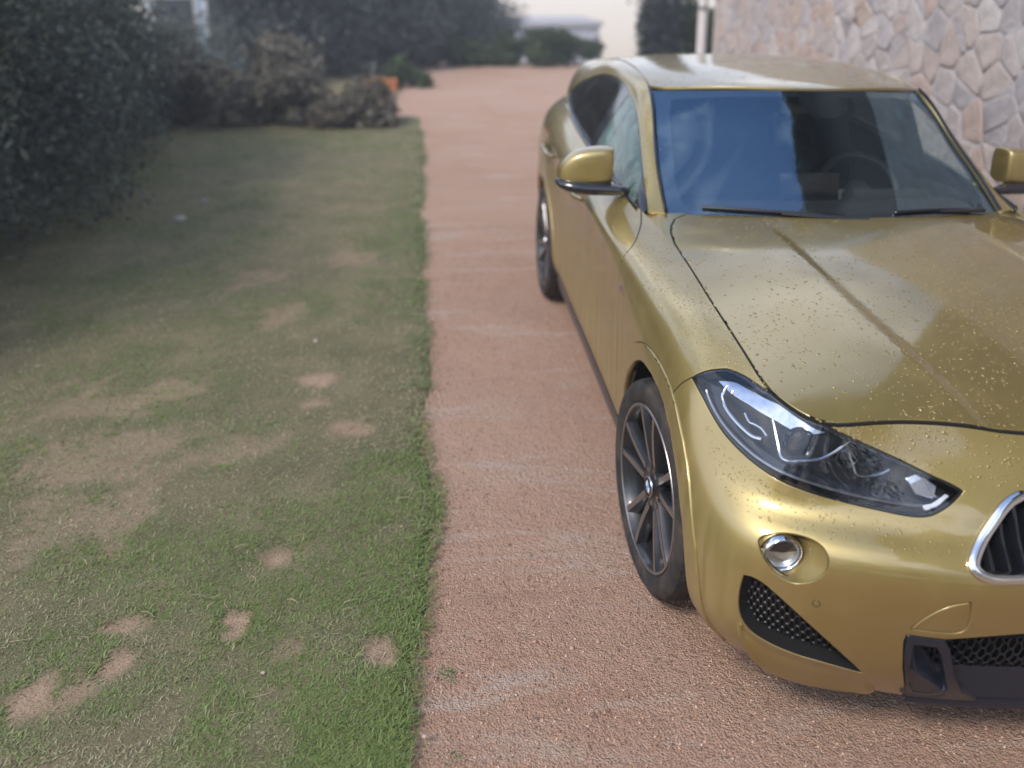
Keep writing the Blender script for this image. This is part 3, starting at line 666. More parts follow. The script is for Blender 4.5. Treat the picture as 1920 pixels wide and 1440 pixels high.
def panel_data(surf, outer, holes=(), step=.03, off=0.0, gap=.0022, depth=.014, rnd=.0018, roll=True, ds=None):
    su, sv = SC[id(surf)]; ds = ds or step*.6
    loops = [dense(surf, outer, ds)]+[dense(surf, h, ds) for h in holes]
    sl = [np.array(l)*[su, sv] for l in loops]
    lo, hi = sl[0].min(0), sl[0].max(0)
    gx, gy = np.meshgrid(np.arange(lo[0]+step*.5, hi[0], step), np.arange(lo[1]+step*.5, hi[1], step)); gx = gx+.5*step*(np.arange(gx.shape[0]) % 2)[:, None]
    G = np.stack([gx.ravel(), gy.ravel()], 1); ok = inpoly(G, sl[0])
    for h in sl[1:]: ok &= ~inpoly(G, h)
    G = G[ok]; A = np.concatenate(sl)
    if len(G):
        dm = np.full(len(G), 9.)
        for k in range(0, len(A), 200): dm = np.minimum(dm, np.sqrt(((G[:, None]-A[None, k:k+200])**2).sum(-1)).min(1))
        G = G[dm > step*.42]
    vs_, es = [], []
    for l in sl:
        b = len(vs_); vs_ += [Vector(p) for p in l]; es += [(b+i, b+(i+1) % len(l)) for i in range(len(l))]
    vs_ += [Vector(p) for p in G]
    V2, E2, F2, *_ = delaunay_2d_cdt(vs_, es, [], 0, 1e-6)
    V2 = np.array([tuple(v) for v in V2]); T = np.array(F2); C = V2[T].mean(1); k = inpoly(C, sl[0])
    for h in sl[1:]: k &= ~inpoly(C, h)
    T = T[k]; used = np.unique(T); re = -np.ones(len(V2), int); re[used] = np.arange(len(used)); T = re[T]; V2 = V2[used]
    u, v = V2[:, 0]/su, V2[:, 1]/sv; S = surf.ev(u, v); Nn = surf.nrm(u, v); S = S+Nn*off
    gn = np.cross(S[T[:, 1]]-S[T[:, 0]], S[T[:, 2]]-S[T[:, 0]]); 
    if (gn*Nn[T[:, 0]]).sum() < 0: T = T[:, ::-1]
    ar = np.linalg.norm(np.cross(S[T[:, 1]]-S[T[:, 0]], S[T[:, 2]]-S[T[:, 0]]), axis=1); T = T[ar > 1e-9]
    faces = [tuple(t) for t in T]; V = list(S); NN = list(Nn)
    if roll:
        cnt = {}
        for t in faces:
            for a, b in ((t[0], t[1]), (t[1], t[2]), (t[2], t[0])): cnt[(a, b)] = 1
        bd = [(a, b) for (a, b) in cnt if (b, a) not in cnt]; ind = {}
        for a, b in bd:
            tt = S[b]-S[a]; tt = tt/max(np.linalg.norm(tt), 1e-9)
            for q in (a, b): d = np.cross(Nn[q], tt); ind[q] = ind.get(q, 0)+d
        m1, m2 = {}, {}
        for q, d in ind.items():
            d = d/max(np.linalg.norm(d), 1e-6); p = S[q]; V[q] = p+d*(gap+rnd)
            m1[q] = len(V); V.append(p+d*gap-Nn[q]*rnd); x = Nn[q]*.5-d; NN.append(x/np.linalg.norm(x))
            m2[q] = len(V); V.append(p+d*gap-Nn[q]*depth); NN.append(-d)
        for a, b in bd: faces += [(b, a, m1[a], m1[b]), (m1[b], m1[a], m2[a], m2[b])]
    return np.array(V), faces, np.array(NN)
def panel(name, surf, outer, holes=(), mat=None, parent=None, **kw):
    V, F, Nn = panel_data(surf, outer, holes, **kw)
    return obj(name, mesh(name, V, F, normals=Nn), mat, parent)
# helpers from side-view coordinates to the ring's parameters
_gu, _gv = np.meshgrid(np.linspace(U0, UN, 900), np.linspace(0, 8, 160)); _gs = RING.ev(_gu.ravel(), _gv.ravel())
def yz(y, z):
    m = np.abs(_gs[:, 0]) > .55; d = np.where(m, (_gs[:, 1]-y)**2+(_gs[:, 2]-z)**2, 9); i = d.argmin(); u, v = _gu.ravel()[i], _gv.ravel()[i]
    if z < _gs[i, 2]-.03: v = -(_gs[i, 2]-z)*8
    return float(u), float(v)
def circ(cy, cz, r, n=56): return [yz(cy+r*math.cos(a), cz+r*math.sin(a)) for a in np.linspace(0, 2*math.pi, n, endpoint=False)]
def ringpts(l, off=0.0):
    u = np.array([p[0] for p in l]); v = np.array([p[1] for p in l]); return RING.ev(u, v)+RING.nrm(u, v)*off

# ---- materials
def mat_paint():
    t = NT('gold_paint'); c = t.co(1)
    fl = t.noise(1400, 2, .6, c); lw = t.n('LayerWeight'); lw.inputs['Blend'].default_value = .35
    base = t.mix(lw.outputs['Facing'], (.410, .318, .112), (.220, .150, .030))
    base = t.mix(t.math('MULTIPLY', t.ramp(fl, [(.55, (0, 0, 0)), (.8, (1, 1, 1))]), .35), base, (.80, .62, .27))
    # dried rain film and dust, thicker low on the flanks
    st = t.n('Mapping'); st.inputs['Scale'].default_value = (9, 14, 1.1); t.l(c, st.inputs[0]); streak = t.noise(1.6, 6, .65, st.outputs[0], .5)
    sp = t.n('SeparateXYZ'); t.l(c, sp.inputs[0]); lowf = t.n('MapRange'); lowf.inputs[1].default_value = 1.0; lowf.inputs[2].default_value = .35; lowf.inputs[3].default_value = .1; lowf.inputs[4].default_value = .95; t.l(sp.outputs[2], lowf.inputs[0])
    ge = t.n('NewGeometry'); gs = t.n('SeparateXYZ'); t.l(ge.outputs['Normal'], gs.inputs[0]); sidew = t.math('POWER', t.math('ABSOLUTE', gs.outputs[0]), 2.0)
    spots = t.noise(3.2, 6, .7, c, 1.2)
    film = t.math('MULTIPLY', t.ramp(spots, [(.50, (0, 0, 0)), (.72, (1, 1, 1))]), .22)
    dust = t.math('ADD', t.math('MULTIPLY', t.math('MULTIPLY', t.ramp(streak, [(.3, (.25, .25, .25)), (.7, (1, 1, 1))]), lowf.outputs[0]), sidew), film)
    dust = t.math('MINIMUM', dust, .7)
    base = t.mix(dust, base, (.335, .245, .105))
    t.set(base=base, metal=t.math('MULTIPLY', t.math('SUBTRACT', 1.0, dust), .82), rough=t.math('ADD', .44, t.math('MULTIPLY', dust, .2)), coat=t.math('SUBTRACT', 1.0, t.math('MULTIPLY', dust, .9)), coat_rough=t.math('ADD', .07, t.math('MULTIPLY', dust, .22)))
    t.b.inputs['Coat IOR'].default_value = 1.75
    return t.m
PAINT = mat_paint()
BLACKG = plain('gloss_black', (.012, .013, .017), .12, coat=.6)
BLACK = plain('black_plastic', (.010, .011, .013), .42, vs=200)
TRIM = plain('dark_blue_black_plastic', (.014, .018, .030), .28, vs=150)
def mat_rubber():
    t = NT('dusty_rubber'); c = t.co(1); a = t.noise(9, 6, .7, c, .6); f = t.noise(160, 3, .6, c)
    b = t.mix(t.math('MULTIPLY', t.ramp(a, [(.42, (0, 0, 0)), (.75, (1, 1, 1))]), t.ramp(f, [(.35, (.2, .2, .2)), (.7, (.75, .75, .75))])), (.014, .014, .015), (.16, .115, .085))
    t.set(base=b, rough=.8); t.bump(f, .3, .002); return t.m
RUB = mat_rubber()
CHROME = plain('chrome', (.82, .83, .85), .08, 1, vs=10, var=.04)
SATIN = plain('satin_metal', (.48, .48, .50), .28, 1, vs=60)
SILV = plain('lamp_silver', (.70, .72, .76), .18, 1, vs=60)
FOGR = plain('fog_reflector', (.62, .63, .66), .42, .9, vs=60)
GUN = plain('wheel_gunmetal', (.030, .031, .035), .35, .6, coat=.4)
MACH = plain('wheel_machined', (.30, .29, .285), .34, .9, vs=80)
DARKIN = plain('interior_black', (.020, .020, .021), .7, vs=60)
SEATM = plain('seat_cloth', (.03, .03, .032), .85, vs=300)
GREYIN = plain('interior_grey', (.16, .155, .15), .8, vs=60)
LAMPB = plain('lamp_black', (.007, .007, .009), .4)
VOID = plain('inner_dark', (.0025, .0025, .0025), .95)
def mat_glass(name, tint, ior=1.52, dirt=.0, dcol=(.6, .6, .6), rough=.0, gcol=(1, 1, 1)):
    t = NT(name); N = t.N
    tr = t.n('BsdfTransparent'); tr.inputs[0].default_value = tuple(tint)+(1,)
    gl = t.n('BsdfGlossy'); gl.inputs['Roughness'].default_value = rough+.004; gl.inputs[0].default_value = tuple(gcol)+(1,)
    fr = t.n('Fresnel'); ge = t.n('NewGeometry'); t.l(t.math('ADD', ior, t.math('MULTIPLY', ge.outputs['Backfacing'], 1/ior-ior)), fr.inputs['IOR'])
    mx = t.n('MixShader'); t.l(fr.outputs[0], mx.inputs[0]); t.l(tr.outputs[0], mx.inputs[1]); t.l(gl.outputs[0], mx.inputs[2]); last = mx
    if dirt:  # surface layer: dirt, and on side_glass the painted sky sheen
        c = t.co(1); st = t.n('Mapping'); st.inputs['Scale'].default_value = (6, 6, 1.2); t.l(c, st.inputs[0]); a = t.noise(5, 5, .6, st.outputs[0], .4); s = t.noise(240, 3, .6, c)
        f = t.math('MULTIPLY', t.math('ADD', t.ramp(a, [(.3, (.15, .15, .15)), (.7, (1, 1, 1))]), t.ramp(s, [(.62, (0, 0, 0)), (.7, (.8, .8, .8))])), dirt)
        df = t.n('BsdfDiffuse'); df.inputs[0].default_value = tuple(dcol)+(1,); m2 = t.n('MixShader'); t.l(f, m2.inputs[0]); t.l(mx.outputs[0], m2.inputs[1]); t.l(df.outputs[0], m2.inputs[2]); last = m2
    t.l(last.outputs[0], t.out.inputs[0]); return t.m
GLASS = mat_glass('windscreen_glass', (.86, .90, .88), 2.65, .006, (.5, .55, .6), gcol=(.52, .78, 1.0))  # blue sky tint put into the glossy colour, IOR raised to brighten it
GLASSS = mat_glass('side_glass', (.50, .64, .58), 1.6, .30, (.42, .62, .56), .03)  # same glass as the clear side; teal layer stands in for reflected sky
GLASSC = mat_glass('clear_side_glass', (.88, .93, .89), 1.45, .02, (.5, .55, .5), .0)
GLASSD = mat_glass('privacy_glass', (.05, .055, .06), 1.55, .06, (.35, .33, .31), .04)
LENS = mat_glass('lamp_lens', (.88, .90, .93), 1.62)
CLEARL = mat_glass('fog_lens', (.95, .96, .97), 1.3)

car = tag(empty('parked_car'), 'wet metallic gold compact crossover car parked on the dirt drive', 'car')
# ---- outlines on the ring (u, v)
HEAD = [(14.125, 5.808), (14.216, 6.205), (14.33, 6.727), (14.45, 7.184), (14.798, 7.628), (15.511, 7.916), (15.95, 8.05), (16.95, 8.05), (17.561, 7.571), (18.032, 7.213), (18.4, 6.965), (18.737, 6.732), (18.961, 6.585), (19.112, 6.44), (18.941, 6.1), (18.762, 5.796), (18.652, 5.663), (18.507, 5.593), (18.309, 5.593), (18.065, 5.627), (17.763, 5.67), (17.45, 5.713), (17.167, 5.762), (16.811, 5.81), (16.431, 5.83), (16.067, 5.798), (15.727, 5.757), (15.42, 5.737), (15.113, 5.771), (14.735, 5.82), (14.376, 5.824)]
HEAD = smooth(HEAD, {0, 6, 7, 13}, 3)
FOGP = smooth([(16.779, 4.0), (17.003, 4.26), (17.251, 4.36), (17.45, 4.28), (17.553, 4.005), (17.553, 3.646), (17.442, 3.348), (17.26, 3.209), (17.076, 3.294), (16.909, 3.514), (16.801, 3.77)], (), 4)
CINT = smooth([(16.591, 2.991), (16.737, 3.03), (16.903, 2.971), (17.071, 2.803), (17.265, 2.528), (17.472, 2.167), (17.702, 1.726), (17.915, 1.268), (18.053, .935), (17.843, 1.012), (17.61, 1.087), (17.374, 1.136), (17.121, 1.243), (16.894, 1.382), (16.715, 1.545), (16.588, 1.78), (16.527, 2.093), (16.536, 2.547)], {0, 8}, 3)
KID = smooth([(20.66, 6.42), (20.35, 6.50), (19.872, 6.486), (19.73, 6.413), (19.587, 6.246), (19.445, 5.952), (19.297, 5.471), (19.155, 4.904), (19.041, 4.439), (19.038, 4.16), (19.116, 3.981), (19.262, 3.893), (19.446, 3.89), (19.664, 3.912), (20.2, 3.94), (20.62, 3.98), (20.74, 4.2), (20.76, 5.3), (20.74, 6.2)], (), 4)
TOW = smooth([(18.461, 2.52), (18.572, 2.805), (18.724, 3.061), (18.876, 3.216), (19.054, 3.317), (19.08, 3.062), (19.087, 2.776), (19.057, 2.57), (18.956, 2.485), (18.773, 2.487)], {0, 4}, 4)
CENT = [(18.43, 2.338), (18.42, 2.15), (18.435, 1.911), (18.488, 1.327), (18.59, .65), (18.70, -.3)]
CENTH = CENT+mirror_u(CENT)[::-1]
CENTTOP = [(18.43, 2.338), (18.867, 2.282), (19.399, 2.419), (19.804, 2.501), (20.5, 2.54), (UN, 2.55)]
CENTRE = CENTTOP+mirror_u(CENTTOP)[::-1][1:]+mirror_u(CENT)[1:]+CENT[::-1][:-1]
ARC_C, ARC_R, ARC_T = (-.06, .325), .425, .487
AF = circ(*ARC_C, ARC_R); AFT = circ(-.072, .325, ARC_T); AR = circ(2.67, .325, .42); ART = circ(2.67, .325, .478)
SEAM = [(14.125, 5.808), (14.002, 5.388), (13.915, 5.003), (13.831, 4.666), (13.79, 4.3)]
DOORF = smooth([(10.62, 8.0), (10.743, 7.851), (11.099, 7.39), (11.47, 6.645), (11.53, 5.616), (11.56, 4.2), (11.53, 2.6), (11.42, 1.02)], (), 4, False)
UB = yz(1.64, .7)[0]
# ---- bumper
bump_r = [(17.0, 8.0), (15.5, 6.9)]+SEAM+[(13.79, -.2)]
bump_out = [(UN, 8.0)]+bump_r+[(18.0, -.0), (UN, -.0)]
outer = bump_r+[(18, 0.), (UN, 0.)]+[(2*UN-18, 0.)]+mirror_u(bump_r)[::-1]
HL = [HEAD, mirror_u(HEAD)]; 
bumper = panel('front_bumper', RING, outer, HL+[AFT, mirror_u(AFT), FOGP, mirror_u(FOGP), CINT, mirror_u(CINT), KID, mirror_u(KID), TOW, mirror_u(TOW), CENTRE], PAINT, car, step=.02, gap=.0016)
for s in (0, 1):
    f = mirror_u if s else (lambda l: l)
    # tow cover, parking sensor
    panel('tow_cover', RING, f(TOW), (), PAINT, bumper, step=.014, gap=.0012)
    P = ringpts(f([(17.502, 2.818)]))[0]; n = RING.nrm(np.array([f([(17.502, 2.818)])[0][0]]), np.array([2.818]))[0]
    q = Vector(n).to_track_quat('Z', 'Y'); m = MB(); m.lathe([(0, .0012), (.0068, .0012), (.0072, .0008)], 24, 'z'); o = m.build('parking_sensor', PAINT, bumper, smooth=True); o.matrix_world = Matrix.Translation(Vector(P)) @ q.to_matrix().to_4x4()
    m = MB(); m.lathe([(.0074, .0006), (.0090, .0006)], 24, 'z'); o2 = m.build('sensor_gap', VOID, bumper); o2.matrix_world = o.matrix_world
    # corner intake: recessed liner with mesh
    it = empty('air_intake', parent=car)
    def hollow(name, loop, depth, mat, par, back=None, shrink=.0, n_off=0.0):
        L = dense(RING, loop, .015); u = np.array([p[0] for p in L]); v = np.array([p[1] for p in L]); S = RING.ev(u, v); Nn = RING.nrm(u, v); c = S.mean(0); nm = Nn.mean(0); nm /= np.linalg.norm(nm)
        A = S-Nn*.002; B = S*(1-shrink)+c*shrink-nm*depth; k = len(L); V = np.concatenate([A, B, [B.mean(0)]]); F = [(i, (i+1) % k, k+(i+1) % k, k+i) for i in range(k)]
        if back is None: F += [(k+i, k+(i+1) % k, 2*k) for i in range(k)]
        o = obj(name, mesh(name, V, F), mat, par); return o, S, Nn, nm, c
    o, S, Nn, nm, c = hollow('liner', f(CINT), .05, VOID, it, shrink=.22)
    def mesh_grille(name, loop, par, off, cell, mat, bar=.0022, squash=.5, keepv=None):
        """honeycomb bars inside a loop, laid on the ring at depth off"""
        poly = np.array(loop); mb = MB(); su, sv = .28, .09; Ls = poly*[su, sv]; lo, hi = Ls.min(0), Ls.max(0); w = cell; h = cell*squash; segs = []
        ny = int((hi[1]-lo[1])/h)+2; nx = int((hi[0]-lo[0])/w)+2
        for j in range(ny):
            for i in range(nx):
                x = lo[0]+(i+.5*(j % 2))*w; y = lo[1]+j*h; segs += [((x, y), (x+w*.33, y+h*.0)), ((x+w*.33, y), (x+w*.5, y+h)), ((x, y), (x-w*.17, y+h))]
        for a, b in segs:
            mid = np.array([[(a[0]+b[0])/2, (a[1]+b[1])/2]])
            if not inpoly(mid, Ls)[0]: continue
            P = ringpts([(a[0]/su, a[1]/sv), (b[0]/su, b[1]/sv)], off); mb.tube(P, bar, 4, cap=False)
        return mb.build(name, mat, par)
    mesh_grille('mesh', f(CINT), it, -.035, .034, BLACK, .0028, .42)
    # lower blade under the corner intake
    b_in = [(16.524, 1.70), (16.598, 1.46), (16.74, 1.31), (16.976, 1.13), (17.216, 1.04), (17.434, .99), (17.67, .92), (17.876, .86), (18.078, .80)]
    b_out = [(16.515, 1.70), (16.586, 1.30), (16.688, .86), (16.84, .40), (17.06, .16), (17.363, .06), (17.691, .04), (17.992, .05), (18.258, .22)]
    w = np.linspace(0, 1, 9); out_off = .004+.024*np.sin(np.pi*np.clip(w*1.08, 0, 1))**.7
    A = ringpts(f(b_in), -.004); Bt = ringpts(f(b_out), 0); Nb = RING.nrm(np.array([p[0] for p in f(b_out)]), np.array([p[1] for p in f(b_out)]))
    up = A*.35+Bt*.65+Nb*(out_off*.75)[:, None]+np.array([0, 0, .004]); Bo = Bt+Nb*out_off[:, None]; Bu = Bt+Nb*(out_off*.55)[:, None]-np.array([0, 0, .012]); Bi = ringpts(f(b_out), -.02)-np.array([0, 0, .012])
    rows = [A, A*.5+up*.5+Nb*.002, up, Bo, Bu, Bi]; k = len(A); V = np.concatenate(rows); F = [(r*k+i, r*k+i+1, (r+1)*k+i+1, (r+1)*k+i) for r in range(5) for i in range(k-1)]; F += [tuple(r*k for r in range(6)), tuple(r*k+k-1 for r in range(5, -1, -1))]
    m = MB().add(V, F); ob = m.build('lower_blade', PAINT, bumper); me = ob.data
    bm = bmesh.new(); bm.from_mesh(me); bmesh.ops.subdivide_edges(bm, edges=bm.edges[:], cuts=2, use_grid_fill=True, smooth=.6); bm.to_mesh(me); bm.free(); me.polygons.foreach_set('use_smooth', [True]*len(me.polygons)); me.set_sharp_from_angle(angle=R(32))
    # fog lamp: painted funnel and lamp
    fl = empty('fog_light', parent=car); L = dense(RING, f(FOGP), .010); u = np.array([p[0] for p in L]); v = np.array([p[1] for p in L]); S = RING.ev(u, v); Nn = RING.nrm(u, v)
    
    sg = -1 if not s else 1
    ax = np.array([sg*.06, -.97, -.10]); ax /= np.linalg.norm(ax); ex = np.cross([0, 0, 1], ax); ex /= np.linalg.norm(ex); ey = np.cross(ax, ex); RL = .047
    base = np.array([sg*.747, -.699, .592])
    ang = np.arctan2((S-base) @ ey, (S-base) @ ex); od = np.argsort(ang); S, Nn, ang = S[od], Nn[od], ang[od]; inn = base+(np.cos(ang)[:, None]*ex+np.sin(ang)[:, None]*ey)*(RL+.002); k = len(S)
    rows = [S-Nn*.0005, S*.86+inn*.14-Nn*.005-ax*.001, S*.45+inn*.55-ax*.010, inn-ax*.012, inn-ax*.03]; V = np.concatenate(rows); F = [(r*k+i, r*k+(i+1) % k, (r+1)*k+(i+1) % k, (r+1)*k+i) for r in range(4) for i in range(k)]
    MB().add(V, F).build('bezel_funnel', PAINT, fl, smooth=True, angle=50)
    M4 = Matrix.Translation(Vector(base)) @ Matrix((Vector(ex), Vector(ey), Vector(ax))).transposed().to_4x4()
    for nm_, prof, mt in (('ring', [(RL, -.01), (RL, .004), (RL-.002, .0065), (RL-.004, .0045), (RL-.005, -.004)], CHROME), ('lens', [(RL-.006, .002), (RL-.014, .005), (RL-.024, .007), (.0005, .008)], CLEARL), ('reflector', [(RL-.007, .001), (RL-.013, -.008), (.012, -.012), (.0005, -.0125)], FOGR)):
        m = MB(); m.lathe(prof, 40, 'z'); o = m.build(nm_, mt, fl, smooth=True); o.matrix_world = M4
    m = MB(); m.lathe([(.0005, .0), (.033, .0)], 24, 'z', .15, math.pi-.15); o = m.build('dark_cutoff', BLACKG, fl); o.matrix_world = M4 @ Matrix.Translation((0, .003, .001))
    m = MB(); m.tube([(-.024, -.002, .004), (-.012, -.010, .007), (.0, -.013, .008), (.012, -.010, .007), (.024, -.002, .004)], .0022, 8); o = m.build('lamp_bar', SATIN, fl, smooth=True); o.matrix_world = M4
    # kidney grille
    kd = empty('kidney_grille', parent=car); kl = dense(RING, f(KID), .01); P = ringpts(kl, .006); Pn = RING.nrm(np.array([p[0] for p in kl]), np.array([p[1] for p in kl])); c = P.mean(0); k = len(P)
    tg = np.roll(P, -2, 0)-np.roll(P, 2, 0); di = np.cross(Pn, tg); di /= np.linalg.norm(di, axis=1)[:, None]; di *= np.sign(((c-P)*di).sum(1).mean())
    prof = [(-.002, -.006), (-.002, .002), (.003, .006), (.012, .0075), (.019, .004), (.022, -.006), (.024, -.05)]
    V = np.concatenate([P+di*a+Pn*b for a, b in prof]); q = len(prof); F = [(r*k+i, r*k+(i+1) % k, (r+1)*k+(i+1) % k, (r+1)*k+i) for r in range(q-1) for i in range(k)]
    o = MB().add(V, F).build('chrome_frame', CHROME, kd, smooth=True, angle=45)
    hollow('liner', f(KID), .085, VOID, kd, shrink=.02)
    for j, uu in enumerate(np.linspace(19.12, 20.68, 9)):
        vv = [v for v in np.linspace(3.6, 6.5, 60) if inpoly(np.array([[uu, v]]), np.array(KID))[0]]
        if len(vv) < 6: continue
        vv = np.linspace(vv[0], vv[-1], 9); A = ringpts(f([(uu, v) for v in vv]), -.010); A[:, 0] += 0; rows = []
        for dx, dy in ((-.0045, .0), (-.003, -.006), (.003, -.006), (.0045, .0), (.0035, .045), (-.0035, .045)): rows.append(A+np.array([dx, dy, 0]))
        V = np.concatenate(rows); F = [(r*9+i, r*9+i+1, ((r+1) % 6)*9+i+1, ((r+1) % 6)*9+i) for r in range(6) for i in range(8)]; MB().add(V, F).build('slat', BLACKG, kd, smooth=True, angle=50)
    ll = [(u_, 3.92) for u_ in np.linspace(19.18, 20.6, 14)]; A = ringpts(f(ll), -.012); m = MB(); m.tube(A, .006, 8, .6); m.build('lower_bar', SATIN, kd, smooth=True)
# central intake
ci = empty('central_intake', parent=car)
hollow('liner', CENTRE, .10, VOID, ci, shrink=.03)
mesh_grille('mesh', CENTRE, ci, -.05, .05, BLACK, .003, .34)
for s in (0, 1):
    f = mirror_u if s else (lambda l: l)
    # dark plastic corner bracket: frame round an open pocket, running down to the splitter tip
    fo = [(18.43, 2.338), (18.867, 2.28), (18.95, 2.05), (19.10, 1.25), (19.30, .60), (19.60, .20), (19.60, .0), (18.72, .0), (18.62, .45), (18.52, 1.1), (18.44, 1.8)]
    fi = [(18.53, 2.10), (18.79, 2.06), (18.87, 1.83), (18.99, 1.2), (19.12, .62), (18.9, .36), (18.74, .38), (18.63, .75), (18.56, 1.3)]
    panel('bracket', RING, f(fo), [f(fi)], TRIM, ci, step=.012, off=.002, gap=.001, depth=.03)
    A = ringpts(f([(18.55, 1.35), (18.66, 1.15), (18.82, .90), (19.0, .66), (19.14, .50)]), -.004); Bq = ringpts(f([(18.56, .35), (18.68, .16), (18.85, .12), (19.05, .18), (19.14, .40)]), .004); Cq = ringpts(f([(18.50, 1.9), (18.62, 1.75), (18.80, 1.4), (19.0, .9), (19.14, .6)]), -.05)
    k = 5; V = np.concatenate([Cq, A, Bq]); F = [(r*k+i, r*k+i+1, (r+1)*k+i+1, (r+1)*k+i) for r in range(2) for i in range(k-1)]; MB().add(V, F).build('deflector_fin', TRIM, ci, smooth=False)
sp_in = [(18.68, .30), (19.0, .22), (19.5, .2), (20.2, .2), (UN, .2)]; sp = sp_in+mirror_u(sp_in)[::-1][1:]
A = ringpts(sp, -.02); Bq = ringpts([(u, 0) for u, v in sp], .006); Cq = Bq-np.array([0, -.004, .014]); Dq = A-np.array([0, 0, .05]); k = len(A)
rows = [A, A*.4+Bq*.6+np.array([0, 0, .004]), Bq, Cq, Dq]; V = np.concatenate(rows); F = [(r*k+i, r*k+i+1, (r+1)*k+i+1, (r+1)*k+i) for r in range(4) for i in range(k-1)]; MB().add(V, F).build('splitter', TRIM, ci, smooth=True, angle=35)
A = ringpts([(u, 2.2) for u in np.linspace(18.9, 2*UN-18.9, 30)], -.03); m = MB(); m.tube(A, .010, 6, .5); m.build('top_bar', TRIM, ci)
Bf = np.linspace(18.75, 2*UN-18.75, 30); A1 = ringpts([(u, .22) for u in Bf], -.004); A2 = ringpts([(u, .95) for u in Bf], -.045); k = 30
MB().add(np.concatenate([A1, A2]), [(i, i+1, k+i+1, k+i) for i in range(k-1)]).build('lower_tray', TRIM, ci, smooth=True)

